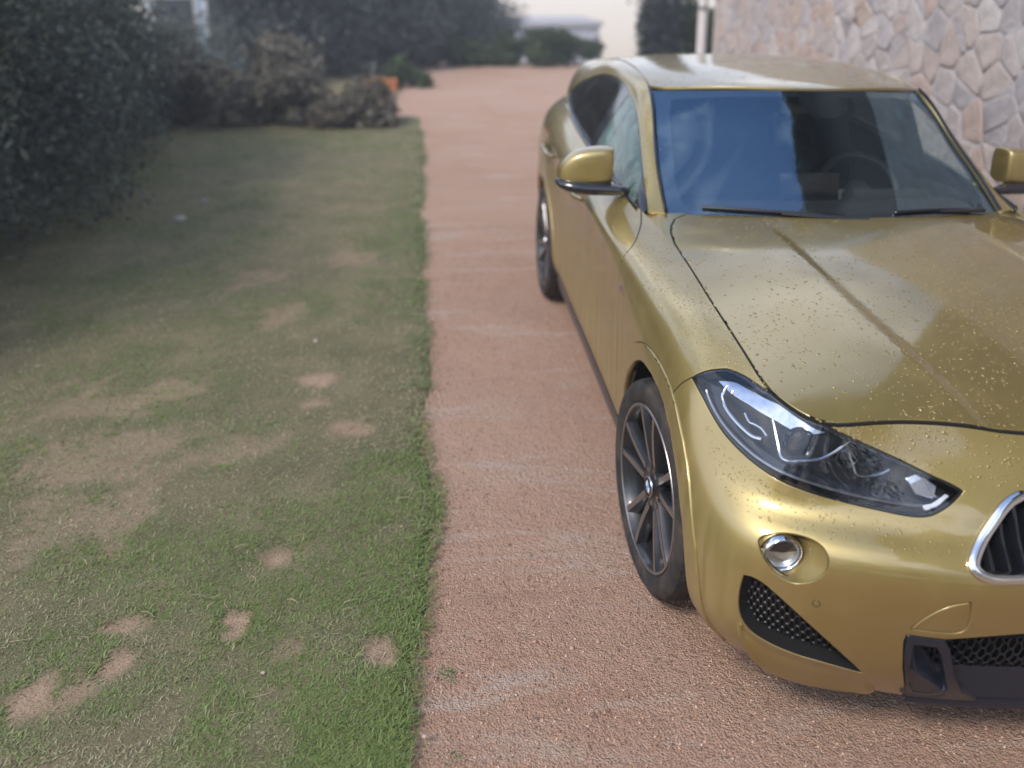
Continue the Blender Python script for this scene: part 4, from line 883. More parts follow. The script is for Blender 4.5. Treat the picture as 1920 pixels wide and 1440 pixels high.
# ---- flanks
for s in (0, 1):
    f = mirror_u if s else (lambda l: l); sname = ('right', 'left')[s]
    fen = SEAM[::-1]+[(15.5, 6.9), (16.2, 8.0), (13, 8.0), (11.2, 8.0)]+DOORF+[(11.42, -.1), (13.79, -.1)]
    fender = panel('front_fender', RING, f(fen), [f(HEAD), f(AFT)], PAINT, car, step=.02, gap=.0016)
    # arch moulding follows the opening
    am = panel('arch_moulding', RING, f(AFT), [f(AF), f([(9, -3), (9, .12), (22, .12), (22, -3)])], PAINT, car, step=.014, off=.0045, gap=.0008, depth=.022, rnd=.003)
    panel('arch_moulding', RING, f(ART), [f(AR), f([(3, -3), (3, .12), (12, .12), (12, -3)])], PAINT, car, step=.02, off=.0045, gap=.0008, depth=.022, rnd=.003)
    SILLV = 1.0
    fd = DOORF+[(UB, SILLV), (UB, 8.0)]
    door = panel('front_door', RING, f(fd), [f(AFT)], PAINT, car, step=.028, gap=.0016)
    RD = [(UB, 8.0), (UB, SILLV), (yz(2.18, .3)[0], SILLV), (yz(2.22, .55)[0], yz(2.22, .55)[1]), (yz(2.42, .85)[0], yz(2.42, .85)[1]), (yz(2.52, 1.0)[0], yz(2.52, 1.0)[1]), (yz(2.42, 1.12)[0], 8.0)]
    rdoor = panel('rear_door', RING, f(RD), [f(ART)], PAINT, car, step=.03, gap=.0016)
    q0 = 2.0 if not s else 2.0
    RQ = RD[2:][::-1]+[(RD[2][0], .0), (U0+2.2, .0), (U0+2.2, 8.0)]
    rq = panel('rear_quarter', RING, f(RQ), [f(ART)], PAINT, car, step=.04, gap=.0016)
    # sill
    sl = [(11.42, SILLV), (UB, SILLV), (RD[2][0], SILLV), (RD[2][0], .0), (11.42, .0)]
    panel('sill', RING, f(sl), [f(AFT), f(ART)], TRIM, car, step=.03, off=.004, gap=.001)
    us = np.linspace(11.55, RD[2][0]+.1, 26); rows = [ringpts(f([(u, v) for u in us]), o_) for v, o_ in ((1.02, .003), (.8, .018), (.45, .040), (.2, .046), (.0, .030), (.0, -.03))]; k = 26
    MB().add(np.concatenate(rows), [(r_*k+i, r_*k+i+1, (r_+1)*k+i+1, (r_+1)*k+i) for r_ in range(5) for i in range(k-1)]).build('side_skirt', TRIM, car, smooth=True, angle=50)
    # door handles
    for d_, yy in ((door, 1.42), (rdoor, 2.36)):
        u_, v_ = yz(yy, .955); A = ringpts(f([(u_+k, v_) for k in (.36, .24, .0, -.24, -.40)]), 0); Nn = RING.nrm(np.array([f([(u_, v_)])[0][0]]), np.array([v_]))[0]
        A = A+Nn*np.array([.004, .028, .034, .030, .004])[:, None]; m = MB(); m.tube(A, [.008, .011, .012, .012, .009], 10, 1.15); m.build('door_handle', PAINT, d_, smooth=True)
        C = ringpts(f([(u_, v_)]), .0006)[0]; m = MB(); m.lathe([(.001, .001), (.030, .0006), (.036, -.001)], 24, 'z'); o = m.build('handle_recess', VOID, d_, smooth=True); o.matrix_world = Matrix.Translation(Vector(C)) @ Vector(Nn).to_track_quat('Z', 'Y').to_matrix().to_4x4() @ Matrix.Scale(1.0, 4)  # flat near-black disc painted for the shade behind the handle
        o.scale = (1.0, 1.0, 1.0)
    # fender badge: tri-colour slashes and a letter m
    P = ringpts(f([(11.691, 4.824)]), .002)[0]; Nn = Vector(RING.nrm(np.array([f([(11.691, 4.824)])[0][0]]), np.array([4.824]))[0]); 
    sgn = 1 if s == 0 else -1; tx = Vector((0, sgn*-1.0, 0)); tx = (tx-Nn*tx.dot(Nn)).normalized(); ty = Nn.cross(tx); 
    if ty.z < 0: ty = -ty
    MM = Matrix.Translation(Vector(P)) @ Matrix((tx, ty, Nn)).transposed().to_4x4(); bg = empty('fender_badge', parent=car); bg.matrix_world = MM
    def para(nm_, x, w_, h_, mt, sh=.006, z=.0):
        m = MB(); V = [(x-w_/2-sh, -h_/2, z), (x+w_/2-sh, -h_/2, z), (x+w_/2+sh, h_/2, z), (x-w_/2+sh, h_/2, z)]; V += [(a, b, z+.0015) for a, b, c_ in V]; m.add(V, [(0, 1, 2, 3)[::-1], (4, 5, 6, 7), (0, 1, 5, 4), (1, 2, 6, 5), (2, 3, 7, 6), (3, 0, 4, 7)]); return m.build(nm_, mt, bg)
    for k, cc in enumerate([(.05, .25, .65), (.03, .06, .25), (.55, .03, .03)]): para('stripe', .022*sgn*-1+(.0075*k)*sgn, .006, .020, plain('badge_stripe', cc, .3))
    for x_, w_ in ((.004, .005), (.012, .004), (.020, .004), (.028, .005)): para('letter_stroke', x_*sgn, w_, .018, CHROME, .003)

# ---- bonnet, scuttle corners
eU = np.linspace(15.6, 11.95, 18); edge = [tuple(p[:2]) for p in ringpts([(u, 8.0) for u in eU])]
rear_c = [(-.725, .45), (-.710, .557), (-.692, .625), (-.658, .700), (-.605, .738)]
rear = [(x, .585+.41*x*x) for x in np.linspace(-.56, 0, 12)]
fU = np.linspace(UN, 15.6, 26)[:-1]; front = [tuple(p[:2]) for p in ringpts([(u, 8.0) for u in fU])]
half = edge[:-1]+rear_c+rear
hood_loop = front+half; hood_loop = hood_loop+[(-x, y) for x, y in (half[:-1])[::-1]]+[(-x, y) for x, y in front[1:][::-1]]
def seal(name, P, r_, par):
    m = MB(); m.tube(P, r_, 6, cap=True); return m.build(name, VOID, par)
hood = panel('hood', HOOD, hood_loop, (), PAINT, car, step=.018, gap=.0042, depth=.02)
HLp = np.array(dense(HOOD, hood_loop, .02)); Pz = HOOD.ev(HLp[:, 0], HLp[:, 1])-np.array([0, 0, .0052]); m = MB(); m.tube(Pz, .0050, 6, closed=True); m.build('hood_seal', VOID, hood)
for s in (0, 1):
    f = mirror_u if s else (lambda l: l)
    for lp, r_ in ((DOORF, .0030), (SEAM[:-1], .0026), ([(UB, v) for v in np.linspace(1, 8, 24)], .0030)):
        L = np.array(f(lp)); tt = np.linspace(0, len(L)-1, len(L)*4); L = np.stack([np.interp(tt, np.arange(len(L)), L[:, 0]), np.interp(tt, np.arange(len(L)), L[:, 1])], 1)
        seal('panel_seal', ringpts([tuple(p) for p in L], -.0032), r_, car)
for s in (1, -1):
    oe = [tuple(p[:2]) for p in ringpts([(u, 8.0) for u in np.linspace(12.3, 10.75, 14)])]
    oe = [(x-.007, y) for x, y in oe]; lp = oe+[(-.772, .79), (-.714, .81), (-.655, .79), (-.60, .765)]+rear_c[::-1]+[edge[-2], edge[-3]]
    inner = [(x, y) for x, y in lp]
    o = panel('scuttle_corner', HOOD, [(x*s, y) for x, y in inner], (), PAINT, car, step=.014, off=-.0012, gap=0.0, depth=.02, roll=False)
# scuttle (black) between bonnet and glass
sc = [(x, .585+.41*x*x-.01) for x in np.linspace(-.60, .60, 21)]+[(x, .66+.30*x*x) for x in np.linspace(.64, -.64, 21)]
panel('scuttle', HOOD, sc, (), BLACK, car, off=-.022, step=.03, roll=False)

# ---- roof and pillars
rl = [tuple(p[:2]) for p in GH.ev(np.linspace(3.0, 7.6, 30), 0*np.zeros(30)+5.0)]
hd = [(x, float(header_y(x))) for x in np.linspace(0, -.613, 14)]
rb = [(x, 3.16-.12*(x/.57)**2) for x in np.linspace(-.545, 0, 8)]
hf = hd[:-1]+[(x+.004, y) for x, y in rl if y > header_y(.613)+.005 and y < 3.05]+rb
roof_loop = hf+[(-x, y) for x, y in hf[1:-1][::-1]]
roof = panel('roof', ROOF, roof_loop, (), PAINT, car, step=.03, gap=.002)
WTOP = smooth([(.03, 2.98), (1, 3.02), (2, 3.02), (3, 3.02), (4, 3.0), (5, 2.85), (5.6, 2.45), (6.1, 1.75), (6.42, .85), (6.40, .45)], (), 4, False)
WBOT = [(6.2, .30), (5.6, .10), (5.0, .05), (4, .04), (3, .04), (2, .04), (1, .04), (.03, .06)]
WIN = WTOP+WBOT
def inset_top(a, b, off): return [(h, float(np.interp(h, [p[0] for p in WTOP], [p[1] for p in WTOP])-off)) for h in np.linspace(a, b, 12)]
G1 = inset_top(.62, 3.28, .17)+[(3.42, .22), (.55, .22), (.5, .5)]
G1[0] = (.66, 1.6); G1[1] = (.85, 2.55); G1 = smooth([(.52, .24), (.50, .9), (.70, 2.0), (1.0, 2.7)]+inset_top(1.3, 3.30, .19)+[(3.50, .22)], {0, 15, 16}, 3)
G2 = smooth(inset_top(3.62, 5.05, .19)+[(5.30, .26), (3.80, .22)], {0, 11, 12, 13}, 3)
G3 = [(5.17, 2.5), (5.5, 2.25), (5.95, 1.65), (6.22, .95), (6.2, .60), (5.6, .36), (5.40, .32)]
for s, gh in ((0, GH), (1, GHL)):
    gold = [(0.0, 3.0)]+WTOP+[(6.2, .30), (5.6, .10), (5.0, .03), (5.0, 0), (8, 0), (8, 5), (0, 5)]
    panel('a_pillar_roof_rail', gh, gold, (), PAINT, car, step=.022, gap=.0014)
    tr = panel('window_surround', gh, WIN, [G1, G2, G3], BLACKG, car, step=.02, off=-.003, gap=.001)
    panel('side_window', gh, G1, (), GLASSS if s == 0 else GLASSC, car, step=.04, off=-.005, gap=.0, depth=.004)
    panel('side_window', gh, G2, (), GLASSD, car, step=.04, off=-.005, gap=.0, depth=.004)
    panel('quarter_window', gh, G3, (), GLASSD, car, step=.04, off=-.005, gap=.0, depth=.004)
    wl = [(.25, -.02)]+[(h, .02) for h in np.linspace(.6, 6.0, 30)]; A = gh.ev(np.array([p[0] for p in wl]), np.array([p[1] for p in wl]))+gh.nrm(np.array([p[0] for p in wl]), np.array([p[1] for p in wl]))*.002
    m = MB(); m.tube(A, .006, 8, 1.5); m.build('belt_moulding', BLACKG, car, smooth=True)
# ---- windscreen
wl = [(.02, 0)]+[(u, 0) for u in np.linspace(.1, 7.9, 9)]+[(7.98, 0), (7.98, 5), (.02, 5)]
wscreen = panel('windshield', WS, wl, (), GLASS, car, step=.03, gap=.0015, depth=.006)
fr_in = smooth([(.38, .42), (1.2, .33), (4, .30), (6.8, .33), (7.62, .42), (7.66, 2.5), (7.62, 4.35), (7.1, 4.66), (4, 4.70), (.9, 4.66), (.40, 4.35), (.34, 2.5)], (), 6)
panel('frit_border', WS, wl, [fr_in], BLACKG, wscreen, step=.03, off=-.004, gap=.001, roll=False)
tr = [(3.45, 4.72), (3.52, 4.0), (3.7, 3.72), (4.3, 3.72), (4.48, 4.0), (4.55, 4.72)]
panel('sensor_patch', WS, tr, (), BLACKG, wscreen, step=.03, off=-.006, roll=False)
for s in (-1, 1):
    e = GH.ev(np.linspace(.06, 2.98, 24), np.full(24, 5.0)); e[:, 0] *= -s; Bq = e+np.array([0, -.003, .005]); m = MB(); m.tube(Bq, .0065, 8); m.build('screen_seal', BLACKG, wscreen, smooth=True)
# rear window and tailgate
SC[id(RING)] = (.28, .09)
_tg = []
for t in np.linspace(0, 1, 5):
    a = np.array([[x, 3.16-.12*(x/.57)**2, float(roofz(x, 3.16-.12*(x/.57)**2))] for x in np.linspace(-.545, .545, 7)]); b_ = ringpts([(U0+k, 8.0) for k in np.linspace(2.2, 0, 4)]); b_ = np.concatenate([b_, (b_*np.array([-1, 1, 1]))[:-1][::-1]])
    r_ = a*(1-t)+b_*t; r_[:, 1] += .05*np.sin(np.pi*t); _tg.append(r_)
TG = BS(np.array(_tg)); TG.sg = 1; SC[id(TG)] = (.2, .12)
if TG.nrm(np.array([3.]), np.array([2.]))[0][1] < 0: TG.sg = -1
tgate = panel('tailgate', TG, [(0, 0), (6, 0), (6, 4), (0, 4)], [[(.5, .6), (5.5, .6), (5.7, 2.9), (.3, 2.9)]], PAINT, car, step=.05)
panel('rear_window', TG, [(.5, .6), (5.5, .6), (5.7, 2.9), (.3, 2.9)], (), GLASSD, car, step=.06)
tl = [(U0+2.2, 8.0), (U0+2.2, 0), (U0, 0), (U0, 8.0)]
rbump = panel('rear_bumper', RING, tl, (), PAINT, car, step=.06, roll=False)
ub = 2*UN-U0
panel('rear_bumper', RING, [(ub-2.2, 8.0), (ub-2.2, 0), (ub, 0), (ub, 8.0)], (), PAINT, car, step=.06, roll=False)
# dark shell behind the panel gaps and floor
ish = [(U0, 7.9), (U0, .2)]+[(u, .2) for u in np.linspace(U0, ub, 80)[1:-1]]+[(ub, .2), (ub, 7.9)]+[(u, 7.85) for u in np.linspace(ub, U0, 160)[1:-1]]
big = lambda l, k: [tuple(np.array(p)+(np.array(p)-np.mean(l, 0))*k) for p in l]
panel('inner_shell', RING, ish, [big(h, .0) for h in (AFT, mirror_u(AFT), ART, mirror_u(ART))]+HL+[KID, mirror_u(KID), CINT, mirror_u(CINT), FOGP, mirror_u(FOGP), CENTRE, [(18.2, 2.6), (18.2, -.5), (2*UN-18.2, -.5), (2*UN-18.2, 2.6)]], VOID, car, step=.06, off=-.018, roll=False)
fm = MB(); fm.box((0, 1.45, .245), (1.36, 3.6, .03)); fm.build('underfloor', VOID, car)
for y_ in (0-.03, 2.67):
    for s in (-1, 1):
        m = MB(); m.lathe([(.437, .13*s), (.437, -.15*s), (.05, -.15*s)], 30, 'x', -.12, math.pi+.12, (s*.74, y_-.03, .325))
        m.build('wheel_liner', VOID, car, smooth=True)
MB().box((0, -.05, .55), (1.1, 1.0, .5)).build('engine_bay', VOID, car)

# ---- headlights
for s in (0, 1):
    f = mirror_u if s else (lambda l: l); hl = empty('headlight', parent=car)
    panel('lens', RING, f(HEAD), (), LENS, hl, step=.02, off=.0, gap=.0035, depth=.010, rnd=.002)
    hc = np.mean(HEAD, 0); hin = [tuple(hc+(np.array(p)-hc)*.985) for p in HEAD]
    panel('housing', RING, f(hin), (), LAMPB, hl, step=.025, off=-.050, roll=False)
    L = dense(RING, f(HEAD), .015); u = np.array([p[0] for p in L]); v = np.array([p[1] for p in L]); S = RING.ev(u, v); Nn = RING.nrm(u, v); A = S-Nn*.003; Bq = S-Nn*.052; k = len(S)
    MB().add(np.concatenate([A, Bq]), [(i, (i+1) % k, k+(i+1) % k, k+i) for i in range(k)]).build('housing_wall', LAMPB, hl, smooth=True)
    # black rubber border
    inn = [tuple(hc+(np.array(p)-hc)*np.array([.985, .90])) for p in HEAD]
    panel('border', RING, f(HEAD), [f(inn)], BLACKG, hl, step=.02, off=-.004, gap=.002, roll=False)
    def guide(nm_, pts, r_, off, mt, flat=1.0):
        P = ringpts(f(smooth(pts, (), 5, False)), off); m = MB(); m.tube(P, r_, 8, flat); return m.build(nm_, mt, hl, smooth=True)
    guide('light_guide', [(15.862, 7.116), (16.251, 6.631), (16.548, 6.369), (16.96, 6.565), (17.312, 6.822), (17.637, 7.393)], .0040, -.020, SILV)
    guide('light_guide', [(17.664, 7.077), (17.755, 6.695), (17.826, 6.472), (18.044, 6.538), (18.238, 6.755)], .0035, -.020, SILV)
    guide('chrome_spear', [(14.70, 6.75), (14.872, 6.382), (15.147, 6.215), (15.501, 6.2), (15.799, 6.265), (15.964, 6.402)], .0050, -.014, CHROME)
    guide('chrome_spear', [(15.40, 6.62), (15.584, 6.521), (15.683, 6.584), (15.83, 6.639), (16.002, 6.581)], .0032, -.014, CHROME)
    guide('lower_strip', [(14.56, 6.02), (14.67, 5.96), (15.133, 5.86), (15.545, 5.86), (16.005, 5.93), (16.493, 6.02), (17.106, 6.03), (17.81, 5.92), (18.372, 5.90), (18.594, 5.935)], .0042, -.010, SATIN)
    panel('bezel', RING, f([(14.50, 6.2), (15.1, 5.95), (16.4, 6.05), (17.1, 6.08), (17.8, 5.97), (18.5, 5.95), (18.45, 6.09), (17.8, 6.19), (17.0, 6.27), (16.3, 6.24), (15.6, 6.08), (15.0, 6.2), (14.65, 6.5)]), (), TRIM, hl, step=.012, off=-.016, roll=False)
    # projector lamps
    for (cu, cv, r_) in ((16.70, 7.02, .034), (17.68, 6.98, .024)):
        C = ringpts(f([(cu, cv)]), -.034)[0]; ax = Vector((0, -1, .12)).normalized(); m = MB(); m.lathe([(r_*1.15, -.01), (r_*1.15, .008), (r_, .006), (r_*.9, .002), (r_*.55, .009), (.0006, .012)], 28, 'z'); o = m.build('projector', BLACKG, hl, smooth=True); o.matrix_world = Matrix.Translation(Vector(C)) @ ax.to_track_quat('Z', 'Y').to_matrix().to_4x4()
    # finned turn-signal block
    panel('signal_block', RING, f([(18.443, 6.617), (18.617, 6.79), (18.836, 6.532), (18.752, 6.185), (18.548, 6.257)]), (), SILV, hl, step=.01, off=-.022, gap=0, depth=.02)
    for q in np.linspace(0, 1, 7):
        a = np.array([18.49, 6.48])*(1-q)+np.array([18.68, 6.68])*q; b_ = np.array([18.56, 6.24])*(1-q)+np.array([18.79, 6.24])*q; guide('fin', [tuple(a), tuple((a+b_)/2), tuple(b_)], .0016, -.019, CHROME)
    panel('marker', RING, f([(18.575, 5.945), (18.706, 6.032), (18.892, 6.329), (18.936, 6.3), (18.754, 5.946), (18.623, 5.811)]), (), plain('marker_white', (.75, .76, .78), .3), hl, step=.01, off=-.006, gap=0, depth=.01)
    panel('upper_reflector', RING, f([(14.42, 6.5), (14.6, 7.15), (15.0, 7.5), (15.7, 7.72), (16.6, 7.75), (17.2, 7.62), (16.6, 7.30), (15.8, 7.12), (15.2, 6.95), (14.8, 6.65)]), (), SILV, hl, step=.012, off=-.03, roll=False)  # silver panel stands in for the sky's reflection along the lens top

# ---- mirrors
for s in (0, 1):
    sx = -1 if s == 0 else 1; mr = empty('side_mirror', parent=car); M_ = lambda P: [(abs(p[0])*sx if True else 0, p[1], p[2]) for p in P]
    # shell: stations from inboard to outboard, each a rounded section in y-z
    st = []
    for t, x, zt, zb, yf, yb in ((0, .832, 1.212, 1.085, 1.02, 1.11), (.01, .834, 1.222, 1.078, 1.0, 1.118), (.05, .842, 1.226, 1.074, .99, 1.12), (.45, .935, 1.222, 1.066, .985, 1.12), (.8, 1.010, 1.196, 1.062, 1.0, 1.118), (.95, 1.045, 1.150, 1.064, 1.03, 1.108), (1, 1.055, 1.112, 1.074, 1.055, 1.095)):
        q = []
        for k in range(16):
            a = k/16*2*math.pi; ca, sa = math.cos(a), math.sin(a); e = .62; y_ = (yf+yb)/2-(yb-yf)/2*math.copysign(abs(ca)**.42, ca); z_ = (zt+zb)/2+(zt-zb)/2*math.copysign(abs(sa)**.5, sa); q.append((x*sx, y_, z_))
        st.append(q)
    V = [p for q in st for p in q]; F = [(i*16+k, i*16+(k+1) % 16, (i+1)*16+(k+1) % 16, (i+1)*16+k) for i in range(6) for k in range(16)]+[tuple(range(16)), tuple(6*16+k for k in range(15, -1, -1))]
    o = MB().add(V, F).build('shell', PAINT, mr, smooth=True, angle=60); md = o.modifiers.new('sub', 'SUBSURF'); md.levels = 2; md.render_levels = 2
    base = [(.770, .97, 1.058), (.81, .985, 1.058), (.86, 1.0, 1.060), (.93, 1.008, 1.062), (.99, 1.018, 1.066), (1.035, 1.04, 1.074), (1.052, 1.065, 1.090)]
    m = MB(); m.tube(M_(base), [.022, .034, .044, .048, .047, .040, .022], 12, .62, up=(0, 0, 1)); o = m.build('lower_shell', BLACKG, mr, smooth=True, angle=60); md = o.modifiers.new('sub', 'SUBSURF'); md.levels = 1; md.render_levels = 1
    m = MB(); m.tube(M_([(.842, 1.045, 1.085), (.842, 1.02, 1.15), (.846, 1.04, 1.205), (.85, 1.08, 1.215)]), [.006, .007, .007, .005], 8); m.build('inner_edge', BLACKG, mr, smooth=True)
    m = MB(); V = M_([(.86, 1.121, 1.095), (1.01, 1.118, 1.085), (1.03, 1.108, 1.13), (1.0, 1.116, 1.19), (.90, 1.122, 1.205), (.86, 1.121, 1.19)]); m.add(V, [(0, 1, 2, 3, 4, 5)]); m.build('glass', CHROME, mr)

# ---- wheels (axis along x, outer face towards -x)
def make_wheel():
    w = empty('wheel', parent=car); tyre = MB(); T = [(.262, -.100), (.268, -.108), (.285, -.1135), (.305, -.115), (.322, -.112), (.333, -.102), (.3385, -.085), (.3395, -.045), (.3400, 0), (.3395, .045), (.3385, .085), (.333, .102), (.305, .112), (.262, .10)]
    tyre.lathe(T, 72); ty = tyre.build('tyre', RUB, w, smooth=True, angle=60)
    grv = MB()
    for x in (-.055, -.018, .018, .055): grv.lathe([(.3405, x-.004), (.3412, x), (.3405, x+.004)], 72)
    grv.build('tread_groove', VOID, ty)
    blk = MB()
    for k in range(64):
        a = k/64*2*math.pi
        for x0, x1 in ((-.104, -.062), (.062, .104)):
            P = [(x0, .3335 if x0 < -.1 or x0 > .1 else .340, a), (x1, .3415, a), (x1, .3415, a+.07), (x0, .3335 if x0 < 0 else .3415, a+.07)]
            if x0 > 0: P = [(x0, .3415, a), (x1, .3335, a), (x1, .3335, a+.07), (x0, .3415, a+.07)]
            blk.add([(x, r*math.cos(t_), r*math.sin(t_)) for x, r, t_ in P], [(0, 1, 2, 3)])
    tag(blk.build('tread_block', RUB, ty), kind='stuff')
    rim = MB(); rim.lathe([(.262, -.098), (.2655, -.104), (.262, -.1085), (.2545, -.1085), (.250, -.100), (.243, -.088), (.236, -.05), (.232, .02), (.240, .09), (.262, .10)], 72); rm = rim.build('rim', GUN, w, smooth=True, angle=35)
    lip = MB(); lip.lathe([(.2635, -.1065), (.262, -.1095), (.2555, -.1097), (.2535, -.1075)], 72); lip.build('rim_lip', MACH, rm, smooth=True)
    MB().lathe([(.165, -.02), (.170, -.022), (.170, .0), (.06, .0), (.06, -.022), (.165, -.022)], 48).build('brake_disc', SATIN, w, smooth=True, angle=40)
    bd = MB(); bd.lathe([(.235, .03), (.0, .032)], 40); bd.build('back_plate', VOID, w)
    MB().box((-.02, .10, .10), (.08, .10, .12), Matrix.Rotation(.78, 4, 'X')).build('caliper', plain('caliper_grey', (.14, .14, .15), .5, .5), w, bevel=.01)
    spm = None; fcm = None
    for k in range(5):
        for q in (-1, 1):
            a = k*2*math.pi/5+math.pi/2+.06
            if spm is None or True:
                m = MB(); rows = []
                # centre line from hub to rim, fanning out; section width w, face x
                pts = []
                for r_, off, wd, xf, dp in ((.030, .012, .026, -.088, .05), (.075, .021, .024, -.086, .045), (.13, .031, .021, -.094, .038), (.19, .044, .020, -.101, .032), (.249, .060, .022, -.105, .028)):
                    y0 = q*off; pts.append((r_, y0, wd, xf, dp))
                V = []
                for r_, y0, wd, xf, dp in pts: V += [(xf, y0-wd/2, r_), (xf, y0+wd/2, r_), (xf+dp, y0+wd*.95, r_), (xf+dp, y0-wd*.95, r_)]
                F = [(i*4+j, i*4+(j+1) % 4, (i+1)*4+(j+1) % 4, (i+1)*4+j) for i in range(4) for j in range(4)]+[(0, 1, 2, 3), (19, 18, 17, 16)]
                Rm = Matrix.Rotation(a-math.pi/2, 4, 'X'); V = [Rm @ Vector(p) for p in V]; so = m.add(V, F).build('spoke', GUN, w, bevel=.0015)
                fc = []
                for r_, y0, wd, xf, dp in pts[1:]: fc += [(xf-.0012, y0-wd/2+.0005, r_), (xf-.0012, y0+wd/2-.0005, r_)]
                fc = [Rm @ Vector(p) for p in fc]; m2 = MB().add(fc, [(i*2, i*2+1, i*2+3, i*2+2) for i in range(3)]); m2.build('spoke_face', MACH, so)
        m = MB(); a2 = k*2*math.pi/5+math.pi/2+.06+math.pi/5; c_ = (-.075, .055*math.cos(a2), .055*math.sin(a2)); m.lathe([(.0095, .0), (.0095, -.012), (.006, -.014), (.0, -.0145)], 12, 'x', c=c_); m.build('lug_bolt', SATIN, w, smooth=True)
    hb = MB(); hb.lathe([(.066, -.06), (.060, -.082), (.040, -.090), (.034, -.092)], 40); hb.build('hub', GUN, w, smooth=True)
    cap = MB(); cap.lathe([(.034, -.090), (.0335, -.096), (.031, -.098), (.0, -.0995)], 40); cp = cap.build('hub_cap', BLACKG, w, smooth=True)
    MB().lathe([(.0345, -.095), (.033, -.0995), (.030, -.0995)], 40).build('cap_ring', SATIN, cp, smooth=True)
    for k, cc in enumerate(((.75, .75, .77), (.08, .25, .55), (.75, .75, .77), (.08, .25, .55))):
        m = MB(); m.lathe([(.0, -.1002), (.019, -.1000)], 10, 'x', k*math.pi/2, (k+1)*math.pi/2); m.build('emblem_quarter', plain('emblem', cc, .25), cp)
    return w
w0 = make_wheel(); w0.location = (-.785, 0, .334); w0.rotation_euler = (R(-12), 0, R(4.5))
for x, y, rz, rx in ((-.785, 2.67, 0, 20), (.785, 0, math.pi+R(4.5), 33), (.785, 2.67, math.pi, 7)):
    c = copy_tree(w0, car); c.location = (x, y, .334); c.rotation_euler = (R(rx), 0, rz)
bpy.context.view_layer.update()
# ---- wipers
def wspt(u, v, off): u = np.array([u]); v = np.array([v]); n = WS.nrm(u, v)[0]; n = n if n[2] > 0 else -n; return WS.ev(u, v)[0]+n*off
for a, b, piv in (((.75, .30), (3.9, .08), (3.6, -.1)), ((4.9, .26), (7.1, .20), (7.2, -.1))):
    wp = empty('wiper', parent=car); P = [wspt(a[0]+(b[0]-a[0])*t, a[1]+(b[1]-a[1])*t+.06*math.sin(math.pi*t), .010) for t in np.linspace(0, 1, 14)]
    m = MB(); m.tube(P, .006, 6, 1.3); m.build('blade', BLACK, wp, smooth=True)
    Q = [wspt(a[0]+(b[0]-a[0])*t, a[1]+(b[1]-a[1])*t-.04-.06*(t-.5), .022) for t in np.linspace(.5, 1.08, 8)]; m = MB(); m.tube(Q, [.006, .007, .007, .008, .009, .010, .012, .014], 8, .7); m.build('arm', BLACK, wp, smooth=True)
# ---- cabin
cab = car
MB().box((0, 2.0, .42), (1.36, 2.6, .06)).build('cabin_floor', DARKIN, cab)
ds = MB(); k = 15; xs = np.linspace(-.68, .68, k); rows = []
for y_, z_ in ((.66, .985), (.80, 1.00), (.95, 1.005), (1.08, .99), (1.15, .94), (1.16, .80), (1.05, .55)): rows.append([(x, y_+.10*(1-(x/.68)**2)*-1.0+.10, z_+(.018*math.exp(-((x-.37)/.17)**2) if .9 < y_ < 1.12 else 0)-.01*(x/.68)**2) for x in xs])
V = [p for r_ in rows for p in r_]; ds.add(V, [(r_*k+i, r_*k+i+1, (r_+1)*k+i+1, (r_+1)*k+i) for r_ in range(len(rows)-1) for i in range(k-1)]); ds.build('dashboard', DARKIN, cab, smooth=True, angle=50)
MB().box((.37, 1.10, 1.005), (.34, .12, .05), Matrix.Rotation(R(-20), 4, 'X')).build('instrument_hood', DARKIN, cab, bevel=.015)
MB().box((0.02, 1.09, 1.04), (.26, .03, .13), Matrix.Rotation(R(-12), 4, 'X')).build('display', BLACKG, cab, bevel=.006)
sw = empty('steering_wheel', parent=cab); sw.location = (.37, 1.33, .955); sw.rotation_euler = (R(62), 0, 0)
m = MB(); m.tube([(.185*math.cos(a), .185*math.sin(a), 0) for a in np.linspace(0, 2*math.pi, 40, endpoint=False)], .016, 10, closed=True, up=(0, 0, 1)); m.build('rim', plain('wheel_leather', (.05, .052, .055), .45), sw, smooth=True)
m = MB(); m.lathe([(.0, .02), (.05, .02), (.068, .0), (.06, -.05)], 24, 'z'); m.build('hub', DARKIN, sw, smooth=True)
for a in (0, math.pi, -math.pi/2): MB().box((.115*math.cos(a), .115*math.sin(a), -.005), (.14, .045, .012), Matrix.Rotation(a, 4, 'Z')).build('spoke', SATIN, sw, bevel=.004)
def seat(x, y, w_=.48):
    st = empty('seat', (x, y, 0), parent=cab)
    MB().box((0, -.05, .62), (w_, .50, .15)).build('cushion', SEATM, st, bevel=.05); MB().box((0, .27, .93), (w_, .15, .62), Matrix.Rotation(R(-16), 4, 'X'), .86).build('backrest', SEATM, st, bevel=.05)
    MB().box((0, .385, 1.315), (.26, .10, .17), Matrix.Rotation(R(-10), 4, 'X'), .9).build('headrest', SEATM, st, bevel=.035)
    for q in (-1, 1): MB().tube([(q*.06, .35, 1.2), (q*.06, .375, 1.27)], .006, 8).build('headrest_post', SATIN, st, smooth=True)
seat(-.37, 1.62); seat(.37, 1.62); seat(-.36, 2.42, .6); seat(.36, 2.42, .6)
rv = empty('rear_view_mirror', (0, 1.155, 1.372), parent=cab); MB().box((0, 0, 0), (.24, .035, .065)).build('housing', BLACKG, rv, bevel=.014); MB().tube([(0, 0, .02), (0, -.04, .06)], .012, 8).build('stem', BLACKG, rv)
panel('headliner', ROOF, [(x*.95, 1.12+(y-1.08)*.985) for x, y in roof_loop], (), GREYIN, cab, step=.08, off=-.035, roll=False)
